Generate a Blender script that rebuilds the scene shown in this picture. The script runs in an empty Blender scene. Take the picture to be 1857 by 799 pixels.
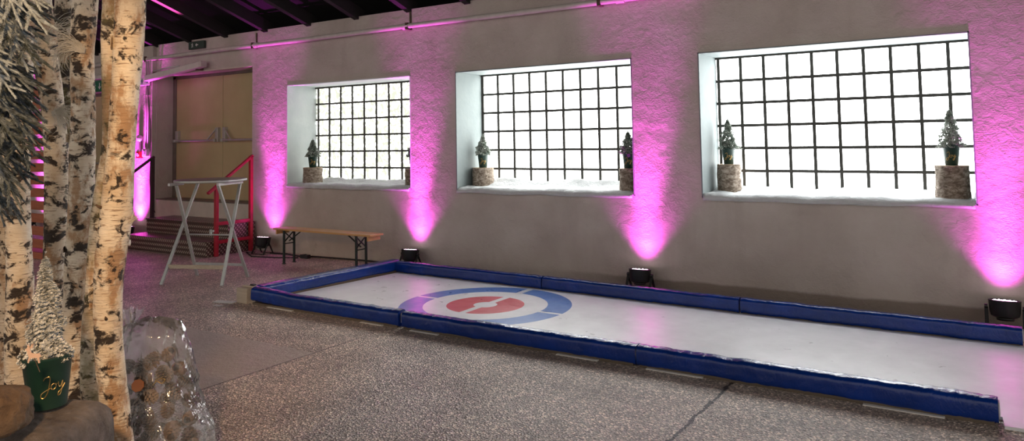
import bpy, bmesh, math, random
from mathutils import Vector, Matrix, noise, Euler
random.seed(7)
SC = bpy.context.scene
COL = SC.collection
PI = math.pi

# ------------------------------------------------------------------ camera
F_PX, CY = 1354.62, 172.91
FW = Vector((-0.5413, 0.8388, 0.0581)).normalized()
RT0 = Vector((0.8393, 0.5435, -0.0172))
RT = (RT0 - FW * RT0.dot(FW)).normalized()
UP = RT.cross(FW).normalized()
CAM = Vector((7.302, -7.460, 1.601))

def at(px, py, d):
    """world point that lies d metres in front of the camera at picture position px,py"""
    return CAM + d * (FW + RT * ((px - 928.5) / F_PX) + UP * ((CY - py) / F_PX))

def foot(px, d):
    """floor point d metres in front of the camera below px"""
    P = CAM + d * (FW + RT * ((px - 928.5) / F_PX))
    P = P + UP * (-P.z / UP.z)
    return Vector((P.x, P.y, 0))

cd = bpy.data.cameras.new('camera')
co = bpy.data.objects.new('camera', cd)
COL.objects.link(co)
co.matrix_world = Matrix(((RT.x, UP.x, -FW.x, CAM.x), (RT.y, UP.y, -FW.y, CAM.y), (RT.z, UP.z, -FW.z, CAM.z), (0, 0, 0, 1)))
cd.sensor_width = 36.0
cd.sensor_fit = 'HORIZONTAL'
cd.lens = F_PX / 1857 * 36.0
cd.shift_y = (CY - 399.5) / 1857
cd.clip_start = 0.05
SC.camera = co

# ------------------------------------------------------------------ materials
class NT:
    def __init__(s, name):
        s.m = bpy.data.materials.new(name); s.m.use_nodes = True
        s.t = s.m.node_tree; s.n = s.t.nodes; s.n.clear()
        s.out = s.N('ShaderNodeOutputMaterial')
        s.tc = None
    def N(s, typ, **kw):
        n = s.n.new(typ)
        for k, v in kw.items(): setattr(n, k, v)
        return n
    def L(s, a, b): s.t.links.new(a, b)
    def val(s, sock, v):
        if hasattr(v, 'is_output') or isinstance(v, bpy.types.NodeSocket): s.L(v, sock)
        else: sock.default_value = v
    def coord(s, scale=(1, 1, 1), kind='Object', offset=None):
        if s.tc is None: s.tc = s.N('ShaderNodeTexCoord')
        mp = s.N('ShaderNodeMapping'); s.L(s.tc.outputs[kind], mp.inputs['Vector'])
        mp.inputs['Scale'].default_value = scale
        if offset is not None: s.L(offset, mp.inputs['Location'])
        return mp.outputs['Vector']
    def noise(s, vec, scale, detail=4, rough=.55, dist=0):
        n = s.N('ShaderNodeTexNoise'); s.L(vec, n.inputs['Vector'])
        n.inputs['Scale'].default_value = scale; n.inputs['Detail'].default_value = detail
        n.inputs['Roughness'].default_value = rough; n.inputs['Distortion'].default_value = dist
        return n.outputs['Fac']
    def voro(s, vec, scale, feature='F1', out='Distance'):
        n = s.N('ShaderNodeTexVoronoi', feature=feature); s.L(vec, n.inputs['Vector'])
        n.inputs['Scale'].default_value = scale
        return n.outputs[out]
    def ramp(s, fac, stops):
        r = s.N('ShaderNodeValToRGB'); s.L(fac, r.inputs['Fac'])
        e = r.color_ramp.elements
        while len(e) > 1: e.remove(e[-1])
        e[0].position = stops[0][0]; e[0].color = col4(stops[0][1])
        for p, c in stops[1:]:
            q = e.new(p); q.color = col4(c)
        return r.outputs['Color']
    def mix(s, fac, a, b, mode='MIX'):
        n = s.N('ShaderNodeMix', data_type='RGBA', blend_type=mode)
        s.val(n.inputs[0], fac)
        s.val(n.inputs[6], a if isinstance(a, bpy.types.NodeSocket) else col4(a))
        s.val(n.inputs[7], b if isinstance(b, bpy.types.NodeSocket) else col4(b))
        return n.outputs[2]
    def math(s, op, a, b=0.0, c=None, clamp=False):
        n = s.N('ShaderNodeMath', operation=op, use_clamp=clamp)
        s.val(n.inputs[0], a); s.val(n.inputs[1], b)
        if c is not None: s.val(n.inputs[2], c)
        return n.outputs[0]
    def bump(s, h, strength=.3, dist=.02, normal=None):
        n = s.N('ShaderNodeBump'); s.L(h, n.inputs['Height'])
        n.inputs['Strength'].default_value = strength; n.inputs['Distance'].default_value = dist
        if normal is not None: s.L(normal, n.inputs['Normal'])
        return n.outputs['Normal']
    def bsdf(s, color, rough=.6, metal=0., normal=None, **kw):
        b = s.N('ShaderNodeBsdfPrincipled')
        s.val(b.inputs['Base Color'], color if isinstance(color, bpy.types.NodeSocket) else col4(color))
        s.val(b.inputs['Roughness'], rough); s.val(b.inputs['Metallic'], metal)
        if normal is not None: s.L(normal, b.inputs['Normal'])
        for k, v in kw.items(): s.val(b.inputs[k.replace('_', ' ')], v)
        s.L(b.outputs['BSDF'], s.out.inputs['Surface'])
        return b

def col4(c):
    if isinstance(c, (int, float)): return (c, c, c, 1)
    return tuple(c) if len(c) == 4 else tuple(c) + (1,)

def simple(name, c1, c2=None, scale=12, rough=.5, metal=0., bump=0., bscale=None, dist=.005, **kw):
    t = NT(name); v = t.coord()
    n = t.noise(v, scale, 4)
    if c2 is None: c2 = tuple(x * .8 for x in c1)
    c = t.ramp(n, [(.3, c2), (.7, c1)])
    nm = None
    if bump: nm = t.bump(t.noise(v, bscale or scale * 3, 4), bump, dist)
    t.bsdf(c, rough, metal, nm, **kw)
    return t.m

M = {}
# rough lime plaster
def plaster():
    t = NT('rough_plaster'); v = t.coord()
    c = t.ramp(t.noise(v, 1.3, 6, .6), [(.3, (.455, .393, .35)), (.52, (.54, .478, .433)), (.75, (.61, .555, .51))])
    c = t.mix(t.ramp(t.noise(t.coord((1, 1, .25)), 2.6, 5), [(.55, 0.), (.78, .35)]), c, (.30, .25, .21))
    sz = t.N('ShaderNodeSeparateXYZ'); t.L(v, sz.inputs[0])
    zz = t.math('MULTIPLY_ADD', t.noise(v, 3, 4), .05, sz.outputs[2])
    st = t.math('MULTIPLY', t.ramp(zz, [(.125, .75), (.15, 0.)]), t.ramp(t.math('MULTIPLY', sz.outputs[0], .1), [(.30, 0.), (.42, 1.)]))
    c = t.mix(st, c, (.20, .155, .12))  # shadow along the wall foot behind the bumpers, painted into the plaster colour
    h1 = t.noise(v, 13, 9, .62, .5); h2 = t.noise(t.coord((1, 1, 2.2)), 34, 5, .6, .6)
    big = t.ramp(t.noise(v, 2.2, 3), [(.35, .25), (.62, 1.)])
    h = t.math('MULTIPLY_ADD', h2, .35, h1); h = t.math('MULTIPLY', h, big)
    t.bsdf(c, .85, 0, t.bump(h, .68, .03))
    return t.m
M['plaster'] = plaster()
M['reveal'] = simple('glare_darkened_reveal_paint', (.225, .26, .262), (.195, .23, .235), 5, .75, bump=.3, bscale=18, dist=.01)  # white paint with its colour darkened to offset the glare of the brighter panes
M['reveal_left'] = simple('undarkened_reveal_paint', (.70, .76, .76), (.62, .69, .70), 5, .6, bump=.3, bscale=18, dist=.01)  # same white paint, colour kept light beside the dimmer left panes
M['cream_wall'] = simple('cream_plinth', (.66, .59, .51), (.54, .48, .41), 4, .8, bump=.3, bscale=30)

def floor_mat():
    t = NT('worn_asphalt'); v = t.coord()
    base = t.ramp(t.noise(v, .9, 6, .6), [(.3, (.37, .295, .24)), (.55, (.46, .38, .32)), (.75, (.55, .475, .41))])
    vo = t.N('ShaderNodeTexVoronoi'); t.L(v, vo.inputs['Vector']); vo.inputs['Scale'].default_value = 92
    g = t.N('ShaderNodeSeparateColor'); t.L(vo.outputs['Color'], g.inputs[0])
    agg = t.ramp(g.outputs[0], [(.0, .45), (.35, .85), (.72, 1.1), (.90, 1.9), (1., 2.6)])
    col = t.mix(1., base, agg, 'MULTIPLY')
    big = t.ramp(t.noise(v, 2.1, 4), [(.35, .8), (.65, 1.15)])
    col = t.mix(1., col, big, 'MULTIPLY')
    # the smoother repaired patch
    sx = t.N('ShaderNodeSeparateXYZ'); t.L(v, sx.inputs[0]); X, Y = sx.outputs[0], sx.outputs[1]
    wob = t.math('MULTIPLY_ADD', t.noise(v, 5, 4), .16, -.08)
    Xw, Yw = t.math('ADD', X, wob), t.math('ADD', Y, wob)
    def inside(a, lo, hi):
        p = t.math('GREATER_THAN', a, lo); q = t.math('LESS_THAN', a, hi)
        return t.math('MULTIPLY', p, q)
    patch = t.math('MULTIPLY', inside(X, -1.0, 2.87), inside(Yw, -4.9, -3.42))
    pc = t.ramp(t.noise(v, 3, 8, .7), [(.3, (.36, .305, .26)), (.7, (.46, .40, .35))])
    col = t.mix(patch, col, pc)
    # slab joints and cracks
    def line(a, w):
        d = t.math('ABSOLUTE', a); return t.math('LESS_THAN', d, w)
    wig = t.math('MULTIPLY_ADD', t.noise(v, 6, 6, .7), .12, -.06)
    j1 = line(t.math('ADD', t.math('ADD', X, -5.79), wig), .011)
    j2 = line(t.math('ADD', t.math('ADD', X, -2.86), t.math('MULTIPLY', wig, .4)), .006)
    j3 = line(t.math('ADD', t.math('ADD', Y, 4.02), wig), .007)
    j3 = t.math('MULTIPLY', j3, t.math('GREATER_THAN', X, 5.8))
    j2 = t.math('MULTIPLY', j2, t.math('LESS_THAN', Y, -3.0))
    j1 = t.math('MULTIPLY', j1, t.math('LESS_THAN', Y, -2.3))
    J = t.math('MAXIMUM', t.math('MAXIMUM', j1, j2), j3)
    col = t.mix(J, col, (.045, .035, .03))
    hh = t.math('MULTIPLY', t.voro(v, 92), t.math('SUBTRACT', 1., t.math('MULTIPLY', patch, .85)))
    hh = t.math('SUBTRACT', hh, t.math('MULTIPLY', J, 1.2))
    hh = t.math('MULTIPLY_ADD', t.noise(v, 20, 5), .8, hh)
    rg = t.ramp(t.noise(v, 60, 2), [(.35, .32), (.6, .55)])
    t.bsdf(col, rg, 0, t.bump(hh, .8, .012))
    return t.m
M['floor'] = floor_mat()

def rink_mat():
    t = NT('printed_curling_mat')
    v = t.coord(); sx = t.N('ShaderNodeSeparateXYZ'); t.L(v, sx.inputs[0]); X, Y = sx.outputs[0], sx.outputs[1]
    CX_, CY_ = 3.11, -1.50
    dx = t.math('ADD', X, -CX_); dy = t.math('ADD', Y, -CY_)
    r = t.math('SQRT', t.math('ADD', t.math('MULTIPLY', dx, dx), t.math('MULTIPLY', dy, dy)))
    def ring(a, b): return t.math('MULTIPLY', t.math('GREATER_THAN', r, a), t.math('LESS_THAN', r, b))
    lx = t.math('LESS_THAN', t.math('ABSOLUTE', dx), .035)
    ly = t.math('LESS_THAN', t.math('ABSOLUTE', dy), .022)
    ly = t.math('MULTIPLY', ly, t.math('GREATER_THAN', r, .5))
    cross = t.math('SUBTRACT', 1., t.math('MAXIMUM', lx, ly))
    blue = t.math('MULTIPLY', ring(.60, .83), cross)
    red = t.math('MULTIPLY', ring(.115, .375), cross)
    white = t.ramp(t.noise(v, 4.5, 7, .65), [(.3, (.72, .73, .74)), (.6, (.80, .81, .82)), (.8, (.86, .87, .88))])
    c = t.mix(blue, white, (.085, .20, .52)); c = t.mix(red, c, (.60, .085, .115))
    scuff = t.ramp(t.noise(t.coord((1, 3, 1)), 8, 8, .7), [(.55, 0.), (.8, .28)])
    c = t.mix(scuff, c, (.80, .80, .79))
    h = t.math('MULTIPLY_ADD', t.noise(v, 90, 3), .12, t.noise(t.coord((.6, 1.6, 1)), 4, 5, .6))
    t.bsdf(c, t.ramp(t.noise(v, 7, 4), [(.3, .27), (.7, .42)]), 0, t.bump(h, .12, .012))
    return t.m
M['rink'] = rink_mat()

def vinyl():
    t = NT('blue_vinyl'); v = t.coord()
    c = t.ramp(t.noise(v, 4, 5), [(.3, (.0015, .022, .15)), (.7, (.0025, .034, .25))])
    h = t.math('MULTIPLY_ADD', t.noise(t.coord((2.2, 2.2, 1)), 9, 4, .6, 1.5), 1., t.math('MULTIPLY', t.noise(v, 45, 3), .15))
    t.bsdf(c, .17, 0, t.bump(h, .3, .018), Specular_IOR_Level=.5)
    return t.m
M['vinyl'] = vinyl()

def birch(name='birch_bark', lo=.555, mossy=False):
    t = NT(name)
    oi = t.N('ShaderNodeObjectInfo'); mu = t.math('MULTIPLY', oi.outputs['Random'], 40.)
    cb = t.N('ShaderNodeCombineXYZ'); 
    for i in range(3): t.L(mu, cb.inputs[i])
    off = cb.outputs[0]
    v = t.coord((1, 1, 1), offset=off)
    base = t.ramp(t.noise(v, 6, 6, .6), [(.25, (.50, .36, .22)), (.45, (.68, .57, .43)), (.7, (.80, .73, .61))])
    # horizontal lenticels
    len_ = t.ramp(t.noise(t.coord((9, 9, 75), offset=off), 1.6, 3, .55), [(.60, 0.), (.66, .8)])
    c = t.mix(len_, base, (.20, .11, .06))
    # peeled reddish areas
    peel = t.ramp(t.noise(t.coord((5, 5, 3.2), offset=off), 1.5, 6, .68), [(.51, 0.), (.60, .85)])
    c = t.mix(peel, c, (.36, .20, .095))
    # black branch scars
    ds = t.noise(t.coord((7.5, 7.5, 9.5), offset=off), 1.55, 6, .66, .4)
    scar = t.ramp(ds, [(lo, 0.), (lo + .055, 1.)])
    c = t.mix(scar, c, (.030, .020, .014))
    if mossy:
        c = t.mix(t.ramp(t.noise(v, 5, 6, .7), [(.45, 0.), (.6, .7)]), c, (.20, .17, .06))
    h = t.math('MULTIPLY_ADD', scar, .6, t.noise(t.coord((10, 10, 55), offset=off), 1.6, 5))
    h = t.math('MULTIPLY_ADD', peel, -.35, h)
    t.bsdf(c, .72, 0, t.bump(h, .7, .012))
    return t.m
M['birch'] = birch()
M['birch_moss'] = birch('mossy_birch_bark', .54, mossy=True)
M['birch_dark'] = birch('dark_birch_bark', .475, mossy=True)
M['birch_mid'] = birch('scarred_birch_bark', .52)

def log_bark():
    t = NT('log_bark'); v = t.coord()
    a = t.noise(t.coord((2, 2, 3.5)), 11, 8, .72, .6)
    c = t.ramp(a, [(.3, (.07, .048, .034)), (.46, (.24, .18, .135)), (.56, (.44, .36, .29)), (.7, (.70, .62, .54))])
    t.bsdf(c, .85, 0, t.bump(a, .9, .02)); return t.m
M['log_bark'] = log_bark()
def log_end():
    t = NT('log_end_grain'); v = t.coord()
    w = t.N('ShaderNodeTexWave', wave_type='RINGS', rings_direction='Z'); t.L(v, w.inputs['Vector'])
    w.inputs['Scale'].default_value = 18; w.inputs['Distortion'].default_value = 2.5
    t.bsdf(t.ramp(w.outputs['Fac'], [(.2, (.36, .25, .15)), (.8, (.50, .37, .24))]), .8); return t.m
M['log_end'] = log_end()

def wood(name, a, b, axis=(1, 14, 14), rough=.5, scale=3):
    t = NT(name); n = t.noise(t.coord(axis), scale, 6, .6, .5)
    t.bsdf(t.ramp(n, [(.3, b), (.7, a)]), rough, 0, t.bump(n, .15, .005)); return t.m
M['bench_wood'] = wood('varnished_bench_wood', (.62, .36, .15), (.50, .27, .10), rough=.4)
M['red_wood'] = wood('reddish_slat_wood', (.52, .17, .085), (.36, .11, .055), rough=.55)
M['raw_wood'] = wood('raw_timber', (.60, .50, .38), (.45, .36, .26))
M['board_wood'] = wood('grey_brown_board', (.13, .10, .07), (.09, .068, .048))
M['block_wood'] = wood('pale_block_wood', (.52, .45, .36), (.42, .35, .27))
M['door_paint'] = simple('olive_cream_door_paint', (.56, .47, .26), (.46, .37, .20), 1.6, .28, bump=.1, bscale=8)
M['door_edge'] = simple('dark_door_frame', (.20, .17, .14), (.15, .125, .10), 6, .5)
M['chrome'] = simple('brushed_steel', (.60, .59, .57), (.50, .49, .48), 30, .34, .55)
M['alu_leg'] = simple('silver_tube', (.52, .54, .52), (.44, .46, .44), 20, .38, .35)
M['table_top'] = simple('grey_brown_laminate', (.26, .22, .19), (.18, .15, .13), 8, .4)
M['bench_leg'] = simple('dark_green_steel', (.018, .035, .03), (.012, .022, .02), 20, .4, .2)
M['red_rail'] = simple('red_painted_steel', (.42, .018, .034), (.34, .014, .027), 14, .4)
M['dark_rail'] = simple('dark_painted_steel', (.05, .02, .03), (.03, .015, .02), 14, .45)
M['black'] = simple('black_plastic', (.012, .012, .014), (.008, .008, .009), 30, .42)
M['cable'] = simple('black_rubber', (.015, .013, .013), None, 30, .6)
M['pipe'] = simple('painted_pipe', (.62, .57, .54), (.52, .47, .44), 9, .45)
M['batten'] = simple('cream_fixture', (.70, .66, .63), (.6, .56, .53), 9, .45)
M['roof'] = simple('dark_roof_boards', (.003, .003, .004), (.002, .002, .003), 3, .9)
M['rafter'] = simple('dark_rafter_wood', (.016, .013, .014), (.011, .009, .010), 5, .8)
M['white_board'] = simple('white_board', (.72, .70, .66), (.62, .60, .55), 8, .55)
M['paper'] = simple('white_paper', (.74, .73, .70), None, 10, .7)
M['rust'] = simple('rusty_steel', (.12, .07, .05), (.06, .04, .03), 40, .8)
M['grout'] = simple('iron_grid', (.06, .056, .048), (.04, .037, .032), 30, .7)
M['white_cloth'] = simple('white_fleece', (.62, .635, .645), (.54, .555, .57), 10, .95, bump=.5, bscale=35, dist=.02)
M['pot'] = simple('dark_green_pot', (.012, .045, .034), (.009, .034, .026), 10, .42)
M['gold'] = simple('gold_foil', (.58, .40, .16), (.45, .30, .11), 40, .35, .8)
M['soil'] = simple('potting_soil', (.035, .022, .015), None, 60, .95, bump=.8)
M['twig'] = simple('brown_twig', (.12, .075, .045), (.07, .045, .03), 40, .85)
M['pink_wood'] = simple('pale_plywood', (.66, .47, .36), (.56, .38, .28), 20, .6)
M['plug_white'] = simple('white_plastic', (.75, .74, .73), None, 10, .4)
M['red_plastic'] = simple('red_plastic', (.55, .02, .02), None, 10, .35)
M['sign_green'] = simple('green_sign', (.01, .16, .07), None, 10, .4)
M['sign_dark'] = simple('dark_green_casing', (.03, .055, .045), None, 10, .4)
M['orange'] = simple('orange_paper', (.60, .21, .07), (.5, .15, .05), 10, .6)

def stone(name, a, b, c_, s=3.):
    t = NT(name); v = t.coord()
    n = t.noise(v, s, 9, .68)
    c = t.ramp(n, [(.3, a), (.5, b), (.72, c_)])
    t.bsdf(c, .85, 0, t.bump(t.math('MULTIPLY_ADD', t.noise(v, 30, 6), .4, n), 1., .05)); return t.m
M['block'] = stone('weathered_stone', (.075, .055, .045), (.20, .165, .145), (.36, .31, .28), 7)
M['sandstone'] = stone('brown_sandstone', (.09, .055, .032), (.17, .105, .06), (.26, .17, .10), 8)

def frost(name, green, white, lo, hi, sc=25):
    t = NT(name)
    oi = t.N('ShaderNodeObjectInfo')
    geo = t.N('ShaderNodeNewGeometry'); sp = t.N('ShaderNodeSeparateXYZ'); t.L(geo.outputs['Normal'], sp.inputs[0])
    n = t.noise(t.coord(), sc, 5, .65)
    f = t.math('MULTIPLY_ADD', t.math('ABSOLUTE', sp.outputs[2]), .18, n)
    f = t.math('MULTIPLY_ADD', oi.outputs['Random'], .10, f)
    c = t.mix(t.ramp(f, [(lo, 0.), (hi, 1.)]), green, white)
    b = t.bsdf(c, .85)
    return t.m
M['fir'] = frost('flocked_fir_needles', (.014, .022, .019), (.20, .24, .28), .50, .82)
M['fir_white'] = frost('heavily_flocked_needles', (.07, .085, .08), (.36, .42, .47), .40, .66)
M['plant_front'] = frost('snowy_conifer_leaves', (.06, .066, .04), (.66, .68, .68), .44, .66, 60)
M['plant_sill'] = frost('dusted_conifer_leaves', (.055, .10, .065), (.62, .65, .60), .44, .74, 30)
M['grass'] = simple('frosted_grass', (.66, .62, .55), (.50, .46, .38), 20, .8)
M['cone'] = simple('pine_cone_scale', (.30, .19, .125), (.14, .085, .055), 45, .75, bump=.4)
M['cone_core'] = simple('pine_cone_core', (.045, .027, .018), None, 45, .85)
M['cone_pale'] = simple('pale_pine_cone_scale', (.46, .35, .26), (.24, .16, .11), 45, .75, bump=.4)

def emit(name, color, strength, pattern=None):
    t = NT(name); e = t.N('ShaderNodeEmission')
    if pattern:
        v = t.coord()
        n = t.noise(v, pattern[0], 4, .6, 2.0)
        c = t.ramp(n, [(.46, pattern[1]), (.66, color)])
        t.L(c, e.inputs['Color'])
    else: e.inputs['Color'].default_value = col4(color)
    e.inputs['Strength'].default_value = strength
    t.L(e.outputs[0], t.out.inputs['Surface']); return t.m
M['glass_left'] = emit('daylit_glass_blocks_cream', (1., 1., .97), 5.6, (9, (.168, .172, .14)))
M['glass_mid'] = emit('daylit_glass_blocks_white', (1., 1., .98), 12.2, (7, (.86, .88, .84)))
M['glass_right'] = emit('daylit_glass_blocks_bright', (1., 1., 1.), 14., (7, (.9, .93, .92)))
M['led'] = emit('lit_led_lens', (1., .70, .86), 6.0)

def plastic_bag():
    t = NT('clear_plastic_film'); v = t.coord()
    h = t.noise(t.coord((1, 1, .55)), 7, 3, .5, 1.6)
    nm = t.bump(h, .6, .05)
    tr = t.N('ShaderNodeBsdfTransparent'); tr.inputs[0].default_value = (.93, .93, .94, 1)
    gl = t.N('ShaderNodeBsdfGlossy'); gl.inputs['Roughness'].default_value = .09; gl.inputs['Color'].default_value = (1, 1, 1, 1); t.L(nm, gl.inputs['Normal'])
    df = t.N('ShaderNodeBsdfTranslucent'); df.inputs[0].default_value = (.8, .82, .85, 1); t.L(nm, df.inputs['Normal'])
    df2 = t.N('ShaderNodeBsdfDiffuse'); df2.inputs[0].default_value = (.8, .82, .85, 1); t.L(nm, df2.inputs['Normal'])
    a0 = t.N('ShaderNodeMixShader'); a0.inputs[0].default_value = .5; t.L(df.outputs[0], a0.inputs[1]); t.L(df2.outputs[0], a0.inputs[2])
    a = t.N('ShaderNodeMixShader'); a.inputs[0].default_value = .17; t.L(tr.outputs[0], a.inputs[1]); t.L(a0.outputs[0], a.inputs[2])
    fr = t.N('ShaderNodeFresnel'); fr.inputs['IOR'].default_value = 1.36; t.L(nm, fr.inputs['Normal'])
    b = t.N('ShaderNodeMixShader'); t.L(t.math('ADD', fr.outputs[0], .03, clamp=True), b.inputs[0]); t.L(a.outputs[0], b.inputs[1]); t.L(gl.outputs[0], b.inputs[2])
    t.L(b.outputs[0], t.out.inputs['Surface']); return t.m
M['bag'] = plastic_bag()

def tread():
    t = NT('diamond_plate')
    v = t.coord((1, 1, 1))
    br = t.N('ShaderNodeTexBrick'); br.offset = .5
    vv = t.coord((1, 1, 1))
    sp = t.N('ShaderNodeSeparateXYZ'); t.L(vv, sp.inputs[0])
    # tear-shaped bumps on a staggered lattice, on the x / (y+z) sheet
    q = t.math('ADD', sp.outputs[1], sp.outputs[2])
    a = t.math('COSINE', t.math('MULTIPLY', q, 2 * PI / .068))
    b = t.math('COSINE', t.math('MULTIPLY', t.math('MULTIPLY_ADD', t.math('SUBTRACT', sp.outputs[1], sp.outputs[2]), .9, sp.outputs[0]), 2 * PI / .048))
    bumpm = t.ramp(t.math('MULTIPLY_ADD', t.math('ADD', a, b), .25, .5), [(.60, 0.), (.74, 1.)])
    c = t.mix(bumpm, (.10, .07, .06), (.60, .50, .42))
    c = t.mix(t.math('MULTIPLY', t.noise(v, 3, 4), .5), c, (.16, .11, .09))
    t.bsdf(c, .42, .55, t.bump(bumpm, .6, .006)); return t.m
M['tread'] = tread()

# ------------------------------------------------------------------ geometry helpers
class G:
    """collects faces for ONE mesh"""
    def __init__(s): s.V = []; s.Fc = []; s.mi = []
    def add(s, vs, fs, mi=0):
        o = len(s.V); s.V += [Vector(v) for v in vs]
        s.Fc += [tuple(i + o for i in f) for f in fs]; s.mi += [mi] * len(fs)
        return s
    def box(s, c, size, rot=None, mi=0):
        x, y, z = (k / 2 for k in size); c = Vector(c)
        vs = [Vector((a * x, b * y, d * z)) for a in (-1, 1) for b in (-1, 1) for d in (-1, 1)]
        if rot is not None:
            Rm = rot if isinstance(rot, Matrix) else Euler(rot).to_matrix()
            vs = [Rm @ v for v in vs]
        return s.add([v + c for v in vs], [(0, 1, 3, 2), (4, 6, 7, 5), (0, 4, 5, 1), (2, 3, 7, 6), (0, 2, 6, 4), (1, 5, 7, 3)], mi)
    def span(s, a, b, mi=0):
        a, b = Vector(a), Vector(b)
        return s.box((a + b) / 2, (abs(b.x - a.x), abs(b.y - a.y), abs(b.z - a.z)), None, mi)
    def bar(s, p, q, w, h, upv=(0, 0, 1), mi=0):
        p, q = Vector(p), Vector(q); d = (q - p); L = d.length; d.normalize()
        u = Vector(upv)
        if abs(d.dot(u)) > .98: u = Vector((0, 1, 0))
        sd = d.cross(u).normalized(); u = sd.cross(d)
        Rm = Matrix((d, sd, u)).transposed()
        return s.box((p + q) / 2, (L, w, h), Rm, mi)
    def tube(s, pts, rad, seg=10, cap=True, jitter=None, mi=0):
        pts = [Vector(p) for p in pts]; n = len(pts)
        if not hasattr(rad, '__len__'): rad = [rad] * n
        T = [(pts[min(i + 1, n - 1)] - pts[max(i - 1, 0)]).normalized() for i in range(n)]
        ref = Vector((1, 0, 0)) if abs(T[0].x) < .8 else Vector((0, 1, 0))
        nrm = (ref - T[0] * ref.dot(T[0])).normalized()
        vs = []
        for i in range(n):
            nrm = (nrm - T[i] * nrm.dot(T[i])).normalized(); bn = T[i].cross(nrm)
            for k in range(seg):
                a = 2 * PI * k / seg; r = rad[i]
                dv = nrm * math.cos(a) + bn * math.sin(a)
                if jitter: r *= jitter(pts[i], dv, i)
                vs.append(pts[i] + dv * r)
        fs = [(i * seg + k, i * seg + (k + 1) % seg, (i + 1) * seg + (k + 1) % seg, (i + 1) * seg + k) for i in range(n - 1) for k in range(seg)]
        if cap: fs += [tuple(range(seg))[::-1], tuple((n - 1) * seg + k for k in range(seg))]
        return s.add(vs, fs, mi)
    def lathe(s, prof, seg=24, c=(0, 0, 0), mi=0):
        c = Vector(c); n = len(prof)
        vs = [c + Vector((r * math.cos(2 * PI * k / seg), r * math.sin(2 * PI * k / seg), z)) for r, z in prof for k in range(seg)]
        fs = [(i * seg + k, i * seg + (k + 1) % seg, (i + 1) * seg + (k + 1) % seg, (i + 1) * seg + k) for i in range(n - 1) for k in range(seg)]
        if prof[0][0] > 1e-5: fs.append(tuple(range(seg))[::-1])
        if prof[-1][0] > 1e-5: fs.append(tuple((n - 1) * seg + k for k in range(seg)))
        return s.add(vs, fs, mi)
    def prism(s, poly, z0, z1, mat=None, mi=0):
        n = len(poly)
        vs = [Vector((x, y, z0)) for x, y in poly] + [Vector((x, y, z1)) for x, y in poly]
        if mat is not None: vs = [mat @ v for v in vs]
        fs = [tuple(range(n))[::-1], tuple(range(n, 2 * n))] + [(i, (i + 1) % n, n + (i + 1) % n, n + i) for i in range(n)]
        return s.add(vs, fs, mi)
    def grid(s, nx, ny, fn, mi=0):
        vs = [fn(i / nx, j / ny) for i in range(nx + 1) for j in range(ny + 1)]
        fs = [(i * (ny + 1) + j, (i + 1) * (ny + 1) + j, (i + 1) * (ny + 1) + j + 1, i * (ny + 1) + j + 1) for i in range(nx) for j in range(ny)]
        return s.add(vs, fs, mi)
    def build(s, name, mats, parent=None, smooth=False, bevel=0, loc=None, auto=None):
        me = bpy.data.meshes.new(name)
        me.from_pydata([tuple(v) for v in s.V], [], s.Fc)
        if not isinstance(mats, (list, tuple)): mats = [mats]
        for m in mats: me.materials.append(m)
        for p, k in zip(me.polygons, s.mi): p.material_index = k
        bm = bmesh.new(); bm.from_mesh(me)
        bmesh.ops.remove_doubles(bm, verts=bm.verts, dist=1e-6)
        bmesh.ops.recalc_face_normals(bm, faces=bm.faces); bm.to_mesh(me); bm.free()
        if smooth:
            for p in me.polygons: p.use_smooth = True
        o = bpy.data.objects.new(name, me); COL.objects.link(o)
        if parent is not None: o.parent = parent
        if loc is not None: o.location = loc
        if bevel:
            b = o.modifiers.new('bevel', 'BEVEL'); b.width = bevel; b.segments = 2; b.limit_method = 'ANGLE'; b.angle_limit = .6
        if auto:
            try: me.set_sharp_from_angle(angle=auto)
            except Exception: pass
        return o

def thing(name, label, cat, loc=(0, 0, 0), rotz=0, group=None):
    o = bpy.data.objects.new(name, None); COL.objects.link(o)
    o.empty_display_size = .05; o.location = loc; o.rotation_euler = (0, 0, rotz)
    o['label'] = label; o['category'] = cat
    if group: o['group'] = group
    return o
def tag(o, label=None, cat=None, group=None, kind=None):
    if label: o['label'] = label
    if cat: o['category'] = cat
    if group: o['group'] = group
    if kind: o['kind'] = kind
    return o
def dup(root, loc=None, rotz=None, label=None, group=None):
    r = root.copy(); COL.objects.link(r)
    if loc is not None: r.location = loc
    if rotz is not None: r.rotation_euler = (0, 0, rotz)
    if label: r['label'] = label
    if group: r['group'] = group
    def rec(a, b):
        for ch in list(a.children):
            c = ch.copy(); COL.objects.link(c); c.parent = b; rec(ch, c)
    rec(root, r)
    return r
def fbm(p, s=1., o=4):
    return noise.fractal(Vector(p) * s, 1.0, 2.0, o)

# ------------------------------------------------------------------ the setting
WX = [-1.4702, 1.6482, 4.7666]; WW = 2.3837; ZB, ZT = .9725, 2.453; DEP = .56; PITCH = .24
DX0, DX1, DZ0, DZ1 = -4.78, -2.26, .675, 2.80
D2X0, D2X1, D2Z1 = -7.9, -6.25, 2.60
WTOP = 3.305
opens = [(D2X0, D2X1, 0, D2Z1), (DX0, DX1, DZ0, DZ1)] + [(x, x + WW, ZB, ZT) for x in WX]
xs = sorted({-13., 12.} | {o[0] for o in opens} | {o[1] for o in opens})
zs = sorted({-.1, 0., WTOP + .02} | {o[2] for o in opens} | {o[3] for o in opens})
g = G()
for a, b in zip(xs, xs[1:]):
    op = [o for o in opens if o[0] <= a + 1e-6 and o[1] >= b - 1e-6]
    if not op: g.span((a, 0, -.1), (b, .75, WTOP + .02))
    else:
        o = op[0]
        if o[2] > -.1: g.span((a, 0, -.1), (b, .75, o[2]))
        g.span((a, 0, o[3]), (b, .75, WTOP + .02))
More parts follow.
